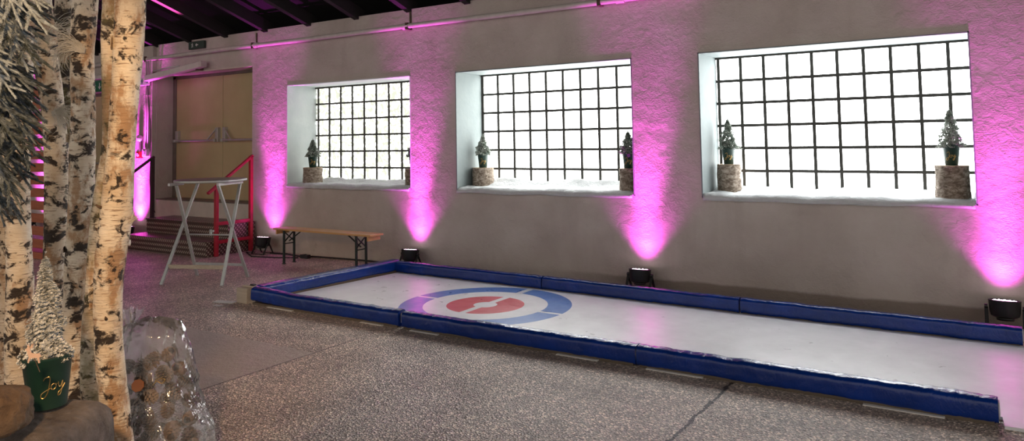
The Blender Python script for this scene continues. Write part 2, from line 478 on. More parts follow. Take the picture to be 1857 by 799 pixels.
tag(g.build('wall_back', M['plaster']), kind='structure')
# shallow pilaster left of the double door
tag(G().span((-5.62, -.07, 0), (-4.80, .02, WTOP)).build('wall_pilaster', M['plaster'], bevel=.01), kind='structure')
tag(G().span((-13.3, -12, -.1), (-13, .75, 7.8)).build('wall_left', M['plaster']), kind='structure')
tag(G().span((-13.3, -12, -.2), (12, .75, 0)).build('floor', M['floor']), kind='structure')
SL = .36
def roof_z(y): return WTOP - SL * y
g = G()
g.add([(-13.3, .75, roof_z(.75) + .30), (12, .75, roof_z(.75) + .30), (12, -12, roof_z(-12)), (-13.3, -12, roof_z(-12)),
       (-13.3, .75, roof_z(.75) + .42), (12, .75, roof_z(.75) + .42), (12, -12, roof_z(-12) + .12), (-13.3, -12, roof_z(-12) + .12)],
      [(0, 1, 2, 3), (7, 6, 5, 4), (0, 4, 5, 1), (1, 5, 6, 2), (2, 6, 7, 3), (3, 7, 4, 0)])
ceil = tag(g.build('ceiling', M['roof']), kind='structure')
k = 0
x = -12.4
while x < 11.5:
    g = G()
    g.bar((x, .10, roof_z(.10) + .07), (x, -11.9, roof_z(-11.9) - .12), .09, .17)
    r = g.build('rafter', M['rafter'], ceil)
    x += .95
# purlins crossing above the far left end
for yy in (-2.2, -4.6, -7.2):
    G().span((-13, yy - .05, roof_z(yy) - .14), (12, yy + .05, roof_z(yy) - .04)).build('purlin', M['rafter'], ceil)

# windows of glass blocks in an iron grid, with white painted reveals
BX0 = [-1.407, 1.677, 4.804]
for i, x0 in enumerate(WX):
    x1 = x0 + WW
    g = G()
    bx = BX0[i]; hb = (.0125, .0150, .0155)[i]
    while bx < x1 - .01:
        g.span((bx - hb, DEP - .016, ZB), (bx + hb, DEP + .02, ZT)); bx += PITCH
    bz = 2.182
    while bz > ZB + .02:
        g.span((x0, DEP - .014, bz - hb), (x1, DEP + .02, bz + hb)); bz -= PITCH
    g.span((x0, DEP - .03, ZT - .034), (x1, DEP + .02, ZT))
    w = tag(g.build('window_%d' % (i + 1), M['grout']), kind='structure')
    G().span((x0, DEP, ZB), (x1, DEP + .05, ZT)).build('pane', M[('glass_left', 'glass_mid', 'glass_right')[i]], w)
    t_ = .012
    g = G()
    def jig(p): return p
    for (a, b) in (((x0, -.006, ZB), (x0 + t_, DEP, ZT)), ((x1 - t_, -.006, ZB), (x1, DEP, ZT)),
                   ((x0, -.006, ZT - t_), (x1, DEP, ZT)), ((x0, -.006, ZB), (x1, DEP, ZB + t_))):
        g.span(a, b)
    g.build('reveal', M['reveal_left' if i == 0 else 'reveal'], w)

# double door, up three steps
d = tag(G().span((DX0, .30, DZ0), (DX0 + .09, .36, DZ1)).span((DX1 - .05, .30, DZ0), (DX1, .36, DZ1)).span((DX0, .30, DZ1 - .06), (DX1, .36, DZ1))
        .build('door_1', M['door_edge'], bevel=.004), kind='structure')
LM = -3.41
for s, (a, b) in (('l', (DX0 + .09, LM - .006)), ('r', (LM + .006, DX1 - .05))):
    lf = G().span((a, .315, DZ0 + .015), (b, .365, DZ1 - .062)).build('door_leaf', M['door_paint'], d, bevel=.004)
    g = G()
    inner = b - .09 if s == 'l' else a + .09
    outer = a + .08 if s == 'l' else b - .08
    zb_ = 1.675
    g.tube([(outer, .235, zb_ - .01), (inner, .235, zb_ - .01)], .017, 10)
    g.box((outer, .29, zb_ + .06), (.07, .06, .20)); g.box((outer, .25, zb_ - .01), (.05, .08, .05))
    g.box((inner, .29, zb_ + .08), (.07, .06, .24)); g.box((inner, .25, zb_ - .01), (.05, .08, .05))
    g.bar((inner + (-.02 if s == 'l' else .02), .265, zb_ + .17), (inner + (-.22 if s == 'l' else .22), .24, zb_ - .005), .022, .022)
    g.build('panic_bar', M['chrome'], lf, bevel=.004)
# plinth under the threshold
tag(G().span((DX0, -.012, 0), (DX1, .3, DZ0)).build('trim_1', M['cream_wall'], bevel=.006), kind='structure')
tag(G().span((DX0 + .02, -.02, DZ0), (DX1, .315, DZ0 + .018)).build('trim_2', M['door_edge'], bevel=.004), kind='structure')
tag(G().span((DX0 - .001, -.004, DZ1 - .015), (DX1 + .001, .30, DZ1 + .002)).build('trim_3', M['cream_wall']), kind='structure')
# second door further left
d2 = tag(G().span((D2X0, .2, 0), (D2X0 + .08, .27, D2Z1)).span((D2X1 - .08, .2, 0), (D2X1, .27, D2Z1)).span((D2X0, .2, D2Z1 - .06), (D2X1, .27, D2Z1))
         .build('door_2', M['door_edge']), kind='structure')
lf = G().span((D2X0 + .08, .21, .01), (D2X1 - .08, .26, D2Z1 - .06)).build('door_leaf', M['door_paint'], d2)
G().tube([(-7.6, .13, 1.28), (-6.4, .13, 1.28)], .017).box((-7.5, .17, 1.3), (.06, .08, .14)).box((-6.45, .17, 1.3), (.06, .08, .14)).build('panic_bar', M['chrome'], lf)

# ------------------------------------------------------------------ steps and rails
st = thing('door_steps', 'low flight of two diamond plate steps below the double door', 'steps', (-3.15, 0, 0))
SX0, SX1 = -4.22, -2.16
def loc(v, t=st): return Vector(v) - Vector(t.location)
for nm, (y0, z0, z1) in (('lower_step', (-.86, 0, .215)), ('upper_step', (-.50, .215, .435))):
    a, b = (SX0, y0, z0), (SX1, -.015, z1)
    o = G().span(loc(a), loc(b)).build(nm, M['tread'], st, bevel=.006)
    G().span(loc((SX0 - .01, y0 - .015, z1 - .022)), loc((SX1 + .005, y0 + .02, z1 + .004))).build('nosing', M['tread'], o, bevel=.004)
hr = thing('handrail', 'red painted steel handrail on the right side of the steps', 'handrail', (-2.12, -.43, 0))
def L2(v): return Vector(v) - Vector((-2.12, -.43, 0))
X = -2.12
for y, zt in ((-.72, .99), (-.13, 1.415)):
    G().span(L2((X - .025, y - .025, 0)), L2((X + .025, y + .025, zt))).build('post', M['red_rail'], hr, bevel=.004)
G().bar(L2((X, -.86, .90)), L2((X, -.10, 1.42)), .05, .035).build('top_rail', M['red_rail'], hr, bevel=.004)
G().bar(L2((X, -.72, .46)), L2((X, -.13, .46)), .035, .05).build('cross_rail', M['red_rail'], hr, bevel=.004)
G().bar(L2((X, -.72, .20)), L2((X, -.13, .20)), .035, .05).build('cross_rail', M['red_rail'], hr, bevel=.004)
hl = thing('handrail', 'dark handrail on the left side of the steps beside birch trunk', 'handrail', (-4.16, -.5, .437))
def L3(v): return Vector(v) - Vector((-4.16, -.5, .437))
G().span(L3((-4.185, -.47, .439)), L3((-4.135, -.42, 1.40))).build('post', M['dark_rail'], hl, bevel=.004)
G().bar(L3((-4.16, -.42, 1.415)), L3((-4.16, -1.10, .95)), .045, .035).build('top_rail', M['dark_rail'], hl, bevel=.004)
G().span(L3((-4.205, -.47, .4355)), L3((-4.115, -.40, .4445))).build('foot_plate', M['dark_rail'], hl)

# ------------------------------------------------------------------ wall services
pp = thing('wall_pipe', 'long pale pipe running along the top of the wall', 'pipe', (0, 0, 3.09))
pts = [(x, -.06, .004 * math.sin(x * 1.7)) for x in [-12.9 + .5 * i for i in range(48)]]
G().tube(pts, .034, 12).build('pipe_run', M['pipe'], pp, smooth=True)
for x in (-5.0, -2.15, .93, 3.7, 6.6):
    G().span((x - .02, -.10, -.045), (x + .02, -.002, .045)).span((x - .014, -.014, .03), (x + .014, -.002, .20)).build('pipe_clip', M['rust'], pp, bevel=.003)
for x in (-2.10, 3.95, 0.9):
    G().tube([(x - .05, -.06, 0), (x + .05, -.06, 0)], .043, 12).build('coupling', M['pipe'], pp)
bt = thing('batten_fixture', 'pale tube fixture hanging aslant over the double door', 'light fixture', (-4.1, -.1, 2.8))
def L4(v): return Vector(v) - Vector((-4.1, -.1, 2.8))
G().bar(L4((-4.82, -.16, 2.735)), L4((-3.36, -.12, 2.88)), .11, .10).build('housing', M['batten'], bt, bevel=.012)
G().bar(L4((-3.40, -.12, 2.877)), L4((-3.30, -.12, 2.886)), .11, .095).build('end_cap', M['pipe'], bt, bevel=.006)
G().tube([L4((-4.75, -.10, 2.86)), L4((-4.3, -.10, 2.895)), L4((-4.0, -.10, 2.90))], .012, 8).build('conduit', M['plug_white'], bt, smooth=True)
for x in (-4.7, -3.5):
    G().span(L4((x - .02, -.12, 2.80)), L4((x + .02, .0, 2.84))).build('bracket', M['rust'], bt)
b2 = thing('batten_fixture', 'pale tube fixture above the olive door, partly hidden by birch trunks', 'light fixture', (-7.0, -.08, 2.86))
G().box((0, 0, 0), (1.5, .10, .075)).build('housing', M['batten'], b2, bevel=.012)
for x in (-.55, .55): G().box((x, .055, 0), (.04, .05, .04)).build('bracket', M['rust'], b2)

def running_man(g, ox, oz, s, y, flip=1):
    """tiny pictogram: figure, arrow"""
    def P(a): return [(ox + flip * s * q[0], oz + s * q[1]) for q in a]
    mt = Matrix(((1, 0, 0, 0), (0, 0, 1, 0), (0, 1, 0, 0), (0, 0, 0, 1)))
    for poly in ([(-.05, .36), (.05, .36), (.07, .44), (0, .5), (-.07, .44)],
                 [(-.08, .32), (.10, .32), (.06, -.02), (-.10, -.02)],
                 [(-.08, 0), (.04, 0), (-.18, -.42), (-.30, -.42)], [(-.02, 0), (.08, 0), (.26, -.2), (.18, -.42), (.08, -.4), (.12, -.2)],
                 [(.06, .30), (.10, .22), (.32, .10), (.32, .02), (.28, .02)], [(-.08, .30), (-.30, .22), (-.30, .06), (-.24, .06)]):
        g.prism(P(poly), y - .002, y, mt)
def arrow(g, ox, oz, s, y, ang):
    mt = Matrix(((1, 0, 0, 0), (0, 0, 1, 0), (0, 1, 0, 0), (0, 0, 0, 1)))
    c, sn = math.cos(ang), math.sin(ang)
    for poly in ([(-.4, -.08), (.1, -.08), (.1, .08), (-.4, .08)], [(.05, -.32), (.42, 0), (.05, .32)]):
        g.prism([(ox + s * (a * c - b * sn), oz + s * (a * sn + b * c)) for a, b in poly], y - .002, y, mt)
es = thing('exit_sign', 'dark green emergency exit box high under the roof edge above the double door', 'exit sign', (-3.61, -.03, 3.222))
G().box((0, 0, 0), (.40, .055, .125)).build('casing', M['sign_dark'], es, bevel=.006)
g = G(); running_man(g, -.09, 0, .085, -.0285); g.build('running_figure', M['plug_white'], es)
g = G(); arrow(g, .03, 0, .09, -.0285, PI); g.build('arrow', M['plug_white'], es)
e2 = thing('exit_sign', 'small white exit sign beside the double door, above a thin cable', 'exit sign', (-4.94, -.12, 2.69))
G().box((0, 0, 0), (.27, .025, .125)).build('casing', M['plug_white'], e2, bevel=.004)
g = G(); running_man(g, -.07, 0, .10, -.0135); g.build('running_figure', M['sign_green'], e2)
g = G(); arrow(g, .07, 0, .11, -.0135, 0); g.build('arrow', M['sign_green'], e2)
e3 = thing('exit_sign', 'green and white exit sign above the olive door, seen between birch trunks', 'exit sign', (-6.62, -.02, 2.705))
G().box((0, 0, 0), (.36, .035, .20)).build('casing', M['sign_green'], e3, bevel=.004)
g = G(); running_man(g, -.09, 0, .15, -.0185); g.build('running_figure', M['plug_white'], e3)
g = G(); arrow(g, .08, 0, .15, -.0185, -PI / 2); g.build('arrow', M['plug_white'], e3)

cp = thing('conduit_pipe', 'pair of thin vertical conduits on the wall left of the double door', 'pipe', (-4.955, -.09, 1.56))
for x in (0, .06): G().tube([(x, 0, 0), (x, 0, 1.49)], .012, 8).build('conduit', M['pipe'], cp, smooth=True)
for z in (.3, .9): G().box((.03, .008, z), (.14, .03, .02)).build('clip', M['pipe'], cp)
sk = thing('wall_socket', 'white junction box on the pink lit wall below the conduits', 'socket', (-4.93, -.10, 1.475))
G().box((0, 0, 0), (.13, .06, .13)).build('box', M['plug_white'], sk, bevel=.008)
G().box((0, -.034, 0), (.07, .012, .07)).build('cover', M['pipe'], sk, bevel=.004)
rb = thing('alarm_button', 'small red alarm box on the wall behind the dark handrail', 'alarm', (-5.12, -.099, 1.44))
G().box((0, 0, 0), (.12, .06, .12)).build('casing', M['red_plastic'], rb, bevel=.008)
G().tube([(0, -.03, 0), (0, -.04, 0)], .03, 16).build('button', M['plug_white'], rb)
rl = thing('wall_bell', 'white round bell on the wall above the red alarm box', 'bell', (-5.12, -.09, 1.72))
G().tube([(0, .02, 0), (0, -.03, 0), (0, -.05, 0)], [.06, .06, .03], 16).build('dome', M['plug_white'], rl, smooth=True)
G().box((0, -.02, -.13), (.05, .04, .2)).build('lead_cover', M['plug_white'], rl, bevel=.006)
g = G(); g.tube([(-4.85, -.125, 2.627), (-4.825, -.09, 2.0), (-4.815, -.079, 1.4), (-4.825, -.079, 1.0), (-4.79, -.082, .62), (-4.70, -.06, .46)], .006, 6)
tag(g.build('hanging_cable', M['cable'], smooth=True), 'thin dark cable hanging from the small exit sign to the steps', 'cable')

# ------------------------------------------------------------------ slatted screen far left
SF = -1.95
sc = thing('slat_screen', 'reddish wooden slat screen behind the birch trunks', 'screen', (-5.2, SF, 0))
for k in range(13):
    G().box((0, 0, .19 + .185 * k), (1.9, .022, .13)).build('slat', M['red_wood'], sc, bevel=.003)
for x in (-.9, 0.02, .9):
    G().box((x, .033, 1.3), (.07, .044, 2.5)).build('post', M['red_wood'], sc, bevel=.003)
G().box((0, .03, .045), (1.95, .30, .09)).build('foot_beam', M['red_wood'], sc, bevel=.003)

# ------------------------------------------------------------------ bench
bn = thing('beer_bench', 'narrow folding bench with wooden seat against the wall below the left window', 'bench', (0.0, -.62, 0), math.radians(0))
SZ = .455
G().box((0, 0, SZ), (1.77, .235, .024)).build('seat', M['bench_wood'], bn, bevel=.005)
for x in (-.83, .83):
    G().box((x, 0, SZ - .040), (.022, .215, .055)).build('end_batten', M['bench_wood'], bn, bevel=.003)
for x in (-.70, .62):
    s = 1 if x < 0 else -1
    for y in (-.085, .085):
        g = G(); g.box((x, y, SZ / 2 - .006), (.032, .018, SZ - .012)); g.box((x, y, .004), (.05, .03, .008))
        g.build('leg', M['bench_leg'], bn, bevel=.002)
    g = G(); g.bar((x, -.085, SZ - .17), (x, .085, SZ - .03), .012, .012); g.bar((x, .085, SZ - .17), (x, -.085, SZ - .03), .012, .012)
    g.bar((x, -.085, SZ - .19), (x, .085, SZ - .19), .012, .012)
    g.build('cross_brace', M['bench_leg'], bn)
    G().bar((x + s * .005, 0, SZ - .16), (x + s * .24, 0, SZ - .016), .022, .008).box((x, 0, SZ - .016), (.05, .20, .008)).build('folding_stay', M['bench_leg'], bn)

# ------------------------------------------------------------------ bistro table
A, B, C_, D = Vector((-.82, -2.37, 0)), Vector((-.127, -2.07, 0)), Vector((-.99, -1.793, 0)), Vector((-.32, -1.568, 0))
ctr = (A + B + C_ + D) / 4
tb = thing('bistro_table', 'tall round folding table with silver crossed legs in front of the steps', 'table', ctr)
TZ = 1.162
TO = Vector((.035, .015, 0))
g = G(); g.lathe([(.02, TZ - .004), (.39, TZ - .004), (.40, TZ + .004), (.40, TZ + .022), (.39, TZ + .028), (0.001, TZ + .028)], 48, TO)
tp = g.build('tabletop', M['table_top'], tb, auto=.6, smooth=True)
G().lathe([(.399, TZ - .002), (.406, TZ + .002), (.406, TZ + .022), (.399, TZ + .026)], 48, TO).build('edge_band', M['alu_leg'], tp, smooth=True)
def Lt(v): return Vector(v) - ctr
e1 = (B - A).normalized(); e2_ = (C_ - A).normalized()
def top(P, back): return P + back
def bl(u, v, z): # bilinear in the foot rectangle
    p = A * (1 - u) * (1 - v) + B * u * (1 - v) + C_ * (1 - u) * v + D * u * v
    p = p.copy(); p.z = z; return Lt(p)
f1 = [((0, 0), (.03, .97)), ((1, 0), (.93, .82))]
f2 = [((0, 1), (.18, .10)), ((1, 1), (.92, .02))]
def lerp(a, b, t): return a + (b - a) * t
fr = []
for ft, tpn in f1 + f2:
    p, q = bl(ft[0], ft[1], 0.0), bl(tpn[0], tpn[1], TZ - .03)
    fr.append((p, q))
    g = G(); g.bar(p, q, .022, .036, e1); g.build('leg', M['alu_leg'], tb, bevel=.003)
# bars: stretchers near the feet, the middle rod with its hook, under-top rails
def pt(i, t): return lerp(fr[i][0], fr[i][1], t)
G().bar(pt(0, .17), pt(1, .17), .012, .045).build('stretcher', M['raw_wood'], tb, bevel=.002)
G().bar(pt(2, .14), pt(3, .14), .014, .03).build('stretcher', M['alu_leg'], tb, bevel=.002)
md = G().tube([pt(2, .47), pt(3, .47)], .009, 8).build('tie_rod', M['alu_leg'], tb, smooth=True)
mid = (pt(2, .47) + pt(3, .47)) / 2
G().box(mid + Vector((0, 0, .025)), (.03, .02, .07)).box(mid + Vector((.03, 0, .045)), (.05, .02, .02)).build('locking_hook', M['alu_leg'], md, bevel=.003)
for u_, va in ((.93, (-.02, .90)), (.10, (.02, .42))):
    G().bar(bl(u_, va[0], TZ - .022), bl(u_, va[1], TZ - .022), .03, .032).build('support_rail', M['plug_white'], tb, bevel=.003)

# ------------------------------------------------------------------ curling rink
rk = G().prism([(1.0, -2.432), (7.262, -2.442), (7.27, -2.585), (8.9, -2.60), (8.9, -.76), (7.43, -.76), (7.40, -.748), (5.32, -.702), (3.20, -.612), (1.16, -.56)], 0, .018).build('curling_mat', M['rink'])
tag(rk, 'white printed curling mat with a blue and red target, enclosed by blue bumpers', 'curling rink')

def bumper(name_label, p, q, w=.10, h=.128, z0=.012, seed=0, wr=.0042, board=True, cap=None, sag=None, joint=None, tilt=0.):
    p, q = Vector(p), Vector(q); d = q - p; L = d.length; d.normalize(); sd = Vector((-d.y, d.x, 0))
    t = thing('padded_bumper', name_label, 'bumper', ((p + q) / 2), math.atan2(d.y, d.x), 'blue padded bumpers around the curling mat')
    n = max(24, int(L * 45)); g = G(); ring = []
    r = .026
    prof = []
    for cx, cy, a0 in ((w / 2 - r, h - r, 0), (-w / 2 + r, h - r, 90), (-w / 2 + r, r, 180), (w / 2 - r, r, 270)):
        for k in range(4):
            a = math.radians(a0 + k * 30); prof.append((cx + r * math.cos(a), cy + r * math.sin(a)))
    # extra points along the long faces
    P2 = []
    for i in range(len(prof)):
        a, b = prof[i], prof[(i + 1) % len(prof)]; P2.append(a)
        if math.hypot(a[0] - b[0], a[1] - b[1]) > .03:
            for k in (1, 2, 3): P2.append((a[0] + (b[0] - a[0]) * k / 4, a[1] + (b[1] - a[1]) * k / 4))
    m = len(P2); vs = []
    for i in range(n + 1):
        s = -L / 2 + L * i / n
        for (a, b) in P2:
            f = fbm((s * 9 + seed * 3.1, a * 9, b * 9 + seed), 1, 3) * wr
            f2 = fbm((s * 2.2 + seed, a * 5, seed * 2.), 1, 2) * wr * .9
            cr = -abs(math.sin(s * 31 + 4 * math.sin(s * 7) + b * 22)) ** 8 * wr * .7
            nn = Vector((a, b - h / 2)).normalized()
            dz = sag(i / n) if sag else 0
            vs.append(Vector((s, a + nn.x * (f + f2 * .5 + cr * .5), z0 + dz + b + (.006 * (1 - (2 * a / w) ** 2) + tilt * a / w if b > h * .6 else 0) + nn.y * (f + f2 + cr))))
    fs = [(i * m + k, i * m + (k + 1) % m, (i + 1) * m + (k + 1) % m, (i + 1) * m + k) for i in range(n) for k in range(m)]
    fs += [tuple(range(m))[::-1], tuple(n * m + k for k in range(m))]
    g.add(vs, fs)
    cv = g.build('vinyl_cover', M['vinyl'], t, smooth=True, auto=1.0)
    if board:
        bz = max(.004, z0 - .004)
        o = G().span((-L / 2 + .02, -w / 2 + .008, 0.0), (L / 2 - .02, w / 2 - .006, z0 + .012)).build('base_board', M['board_wood'], t)
    if cap:
        for e in cap:
            G().box((e * (L / 2 + .004), w * .12, z0 + h * .55), (.008, w * .55, h * .62)).build('end_flap', M['plug_white'], t, bevel=.002)
    return t
FY = -2.49
lift = lambda t: .003 + .022 * max(0, 1 - 3 * t)
bumper('blue bumper on the near side, shortest left piece by the white corner block', (.98, FY, 0), (2.925, FY, 0), z0=.008, seed=1, sag=lift, cap=(1,), tilt=.011)
bumper('blue bumper on the near side, middle piece in front of the target', (2.965, FY - .005, 0), (5.115, FY - .005, 0), z0=.008, seed=2, tilt=.011)
bumper('blue bumper on the near side, right piece nearest the viewer with a free end', (5.125, FY - .005, 0), (7.245, FY - .02, 0), z0=.008, seed=3, cap=(1,), tilt=.011)
bumper('blue bumper along the wall side, left piece in the far corner', (1.13, -.50, 0), (3.20, -.555, 0), z0=.012, seed=4)
bumper('blue bumper along the wall side, middle piece by a stage light', (3.215, -.555, 0), (5.305, -.645, 0), z0=.012, seed=5)
bumper('blue bumper along the wall side, right piece below the right window', (5.32, -.645, 0), (7.40, -.69, 0), z0=.012, seed=6, cap=(1,))
bumper('blue bumper closing the short left end of the mat', (.915, -2.38, 0), (1.047, -.48, 0), w=.17, h=.125, z0=.026, seed=7, wr=.0038)

wb = thing('corner_block', 'pale wooden block holding the front left corner of the bumpers', 'block', (.862, -2.50, 0))
G().span((-.085, -.055, 0), (.075, .055, .15)).build('block_body', M['block_wood'], wb, bevel=.006)
G().span((-.07, .0, .15), (.10, .055, .168)).build('cross_piece', M['block_wood'], wb, bevel=.004)
G().span((.04, .01, .168), (.09, .05, .185)).build('strap_clip', M['black'], wb, bevel=.004)
def flat_board(c, size, rot, label, name='loose_board', cat='board', m='white_board'):
    o = G().box((0, 0, size[2] / 2), size).build(name, M[m], bevel=.001, loc=c); o.rotation_euler = (0, 0, rot)
    tag(o, label, cat)
flat_board((.66, -2.60, .0), (.24, .09, .006), .25, 'white strip of card on the floor left of the corner block', 'card_strip', 'card', 'paper')
flat_board((.74, -2.74, .0), (.10, .05, .004), .1, 'small white card scrap lying on the floor in front of the corner block', 'card_strip', 'card', 'paper')
for i, (x, w_, lab) in enumerate(((1.42, .36, 'pale board edge under the left near bumper'), (2.62, .26, 'thin white board edge under the near bumper just left of the gap'),
                                 (3.22, .30, 'thin white board edge under the near bumper just right of the gap'), (4.66, .34, 'thin white board edge under the middle near bumper left of its joint'),
                                 (5.40, .40, 'long pale board edge under the near bumper right of its joint'), (6.78, .42, 'pale board edge under the right near bumper towards its free end'))):
    flat_board((x, -2.533 if x < 3 else -2.540 if x < 6 else -2.553, 0), (w_, .05, .0065), 0, lab)
flat_board((7.62, -2.585 - .035, 0), (.20, .05, .02), 0, 'white board piece on the floor by the free end of the right bumper')

# ------------------------------------------------------------------ stage lights
PARS = [(-1.74, -.22, 0), (1.05, -.20, 0), (4.15, -.20, 0), (7.30, -.20, 0), (-5.12, -.30, 0), (-8.6, -.24, 0)]
PLAB = ['black stage uplight left of the bench beside the red handrail', 'black stage uplight right of the bench behind the bumper corner',
        'black stage uplight on the floor between the middle and right windows', 'black stage uplight at the right edge beyond the right window',
        'black stage uplight left of the steps under the small exit sign', 'black stage uplight on the floor behind the slat screen']
def par_can(loc_, label):
    t = thing('stage_light', label, 'stage light', loc_, 0, 'magenta uplights along the wall')
    tilt = Euler((math.radians(-6), 0, 0)).to_matrix()
    c = Vector((0, 0, .175))
    def T(v): return tilt @ Vector(v) + c
    g = G(); prof = [(.07, -.075), (.098, -.06), (.108, -.02), (.112, .05), (.115, .062), (.106, .065), (.101, .052), (.02, .05)]
    g.lathe(prof, 28); g.V = [T(v) for v in g.V]; hs = g.build('housing', M['black'], t, smooth=True, auto=.7)
    g = G(); cs = [(0, 0)] + [(.036 * math.cos(a), .036 * math.sin(a)) for a in [k * PI / 3 for k in range(6)]] + [(.074 * math.cos(a), .074 * math.sin(a)) for a in [k * PI / 6 for k in range(12)]]
    for (x, y) in cs:
        g.lathe([(.0145, .051), (.0145, .056), (.009, .061), (.002, .063)], 10, (x, y, 0))
    g.V = [T(v) for v in g.V]; g.build('led_lens', M['led'], hs, smooth=True)
    g = G(); g.lathe([(.02, -.10), (.06, -.095), (.065, -.07), (.02, -.07)], 20); g.V = [T(v) for v in g.V]; g.build('rear_cap', M['black'], hs, smooth=True)
    for s in (-1, 1):
        g = G(); g.tube([T((s * .118, 0, .005)), T((s * .140, 0, .005))], .018, 12); g.build('side_knob', M['black'], t)
        g = G()
        g.bar(c + Vector((s * .128, 0, 0)), Vector((s * .128, -.085, .004)), .006, .026, (1, 0, 0))
        g.bar(c + Vector((s * .128, 0, 0)), Vector((s * .128, .085, .004)), .006, .026, (1, 0, 0))
        g.build('yoke_arm', M['black'], t)
    g = G(); g.span((-.131, -.098, 0), (.131, -.072, .006)); g.build('yoke_foot', M['black'], t)
    G().span((-.131, .072, 0), (.131, .098, .006)).build('yoke_foot', M['black'], t)
    return t
p0 = par_can(PARS[0], PLAB[0])
for i in range(1, 6): dup(p0, PARS[i], 0, PLAB[i])
def spot(loc_, target, energy, color, ang, blend, rad=.06):
    l = bpy.data.lights.new('uplight_beam', 'SPOT'); l.energy = energy; l.color = color; l.spot_size = math.radians(ang); l.spot_blend = blend; l.shadow_soft_size = rad
    o = bpy.data.objects.new('uplight_beam', l); COL.objects.link(o); o.location = loc_
    o.rotation_euler = (Vector(target) - Vector(loc_)).to_track_quat('-Z', 'Y').to_euler(); return o
PINK = (1., .075, .88)
for i, (x, y, z) in enumerate(PARS):
    k = (1, 1, 1, 1, 2.6, 2.6)[i]
    s0 = Vector((x, y + .02, .265))
    spot(s0, (x, y + .02 + .62, .265 + .70), 34 * k, PINK, 72, 1., .09)
    spot(s0, (x, .06, 2.9), 620 * k, PINK, 36, 1., .09)
    spot(s0, (x, .25, 1.9), 42 * k, PINK, 95, 1., .06)

# cable along the foot of the wall
g = G()
g.tube([(-1.62, -.18, .012), (-1.3, -.14, .012), (-1.0, -.20, .012), (-.7, -.12, .012), (-.2, -.07, .012), (.3, -.05, .012), (.7, -.07, .012), (.98, -.16, .012)], .010, 8)
tag(g.build('power_cable', M['cable'], smooth=True), 'black power cable on the floor along the wall under the bench', 'cable')
tag(G().box((0, 0, .025), (.15, .06, .05)).lathe([(.022, .05), (.022, .056), (.002, .057)], 12).build('power_plug', M['black'], bevel=.006, loc=(-.82, -.235, 0)),
    'black plug block on the floor under the left end of the bench', 'plug')
g = G(); g.tube([(-1.9, -.22, .01), (-2.0, -.30, .01), (-1.6, -.52, .01), (-1.2, -.42, .01), (-.9, -.29, .01)], .008, 6)
tag(g.build('power_cable', M['cable'], smooth=True), 'thin black cable curling on the floor between the left stage light and the bench', 'cable')

# ------------------------------------------------------------------ sill cloths, logs and potted conifers
def cloth(i):
    x0, x1 = WX[i] + .02, WX[i] + WW - .02
    g = G(); NX, NY = 110, 22
    def fn(u, v):
        x = x0 + (x1 - x0) * u
        y = -.03 + (DEP - .05) * v
        base = .012 + .016 * (1 + fbm((x * 3.2, v * 2.2, i * 5.), 1, 4)) + .010 * abs(fbm((x * 9, v * 6, i), 1, 3))
        base += (.10 if i == 1 else .055) * max(0, v - .62) ** 1.5 * 3.2 * (1.1 + .5 * fbm((x * 1.7, 3, i * 2.), 1, 2))
        z = ZB + .012 + base
        if v < .07:
            z = ZB - .012 - .02 * (0.6 + .6 * fbm((x * 2.3, 8, i), 1, 3)) + (z - ZB + .012) * (v / .07); y = -.035 - .012 * fbm((x * 5, 1, i), 1, 3)
        return Vector((x, y, z))
    g.grid(NX, NY, fn)
    o = g.build('sill_cloth', M['white_cloth'], smooth=True)
    md = o.modifiers.new('thick', 'SOLIDIFY'); md.thickness = .008; md.offset = -1
    tag(o, ['white fleece cloth spread on the sill of the left window', 'white fleece cloth heaped on the sill of the middle window', 'white fleece cloth spread on the sill of the right window'][i], 'cloth', 'sill cloths')
for i in range(3): cloth(i)

def make_log(r, h, seed):
    g = G(); n = 14; seg = 36
    vs = []
    for i in range(n + 1):
        z = h * i / n
        for k in range(seg):
            a = 2 * PI * k / seg
            rr = r * (1 + .05 * fbm((math.cos(a) * 2, math.sin(a) * 2, z * 5 + seed * 7), 1, 3) + .03 * fbm((math.cos(a) * 9, math.sin(a) * 9, z * 14 + seed), 1, 2))
            vs.append(Vector((rr * math.cos(a), rr * math.sin(a), z)))
    g.add(vs, [(i * seg + k, i * seg + (k + 1) % seg, (i + 1) * seg + (k + 1) % seg, (i + 1) * seg + k) for i in range(n) for k in range(seg)] + [tuple(range(seg))[::-1]])
    e = G(); e.add([v + Vector((0, 0, .001)) for v in vs[-seg:]] + [Vector((v.x, v.y, h - .006)) for v in vs[-seg:]], [tuple(range(seg)), tuple(range(seg, 2 * seg))[::-1]] + [(k, (k + 1) % seg, seg + (k + 1) % seg, seg + k) for k in range(seg)])
    return g, e

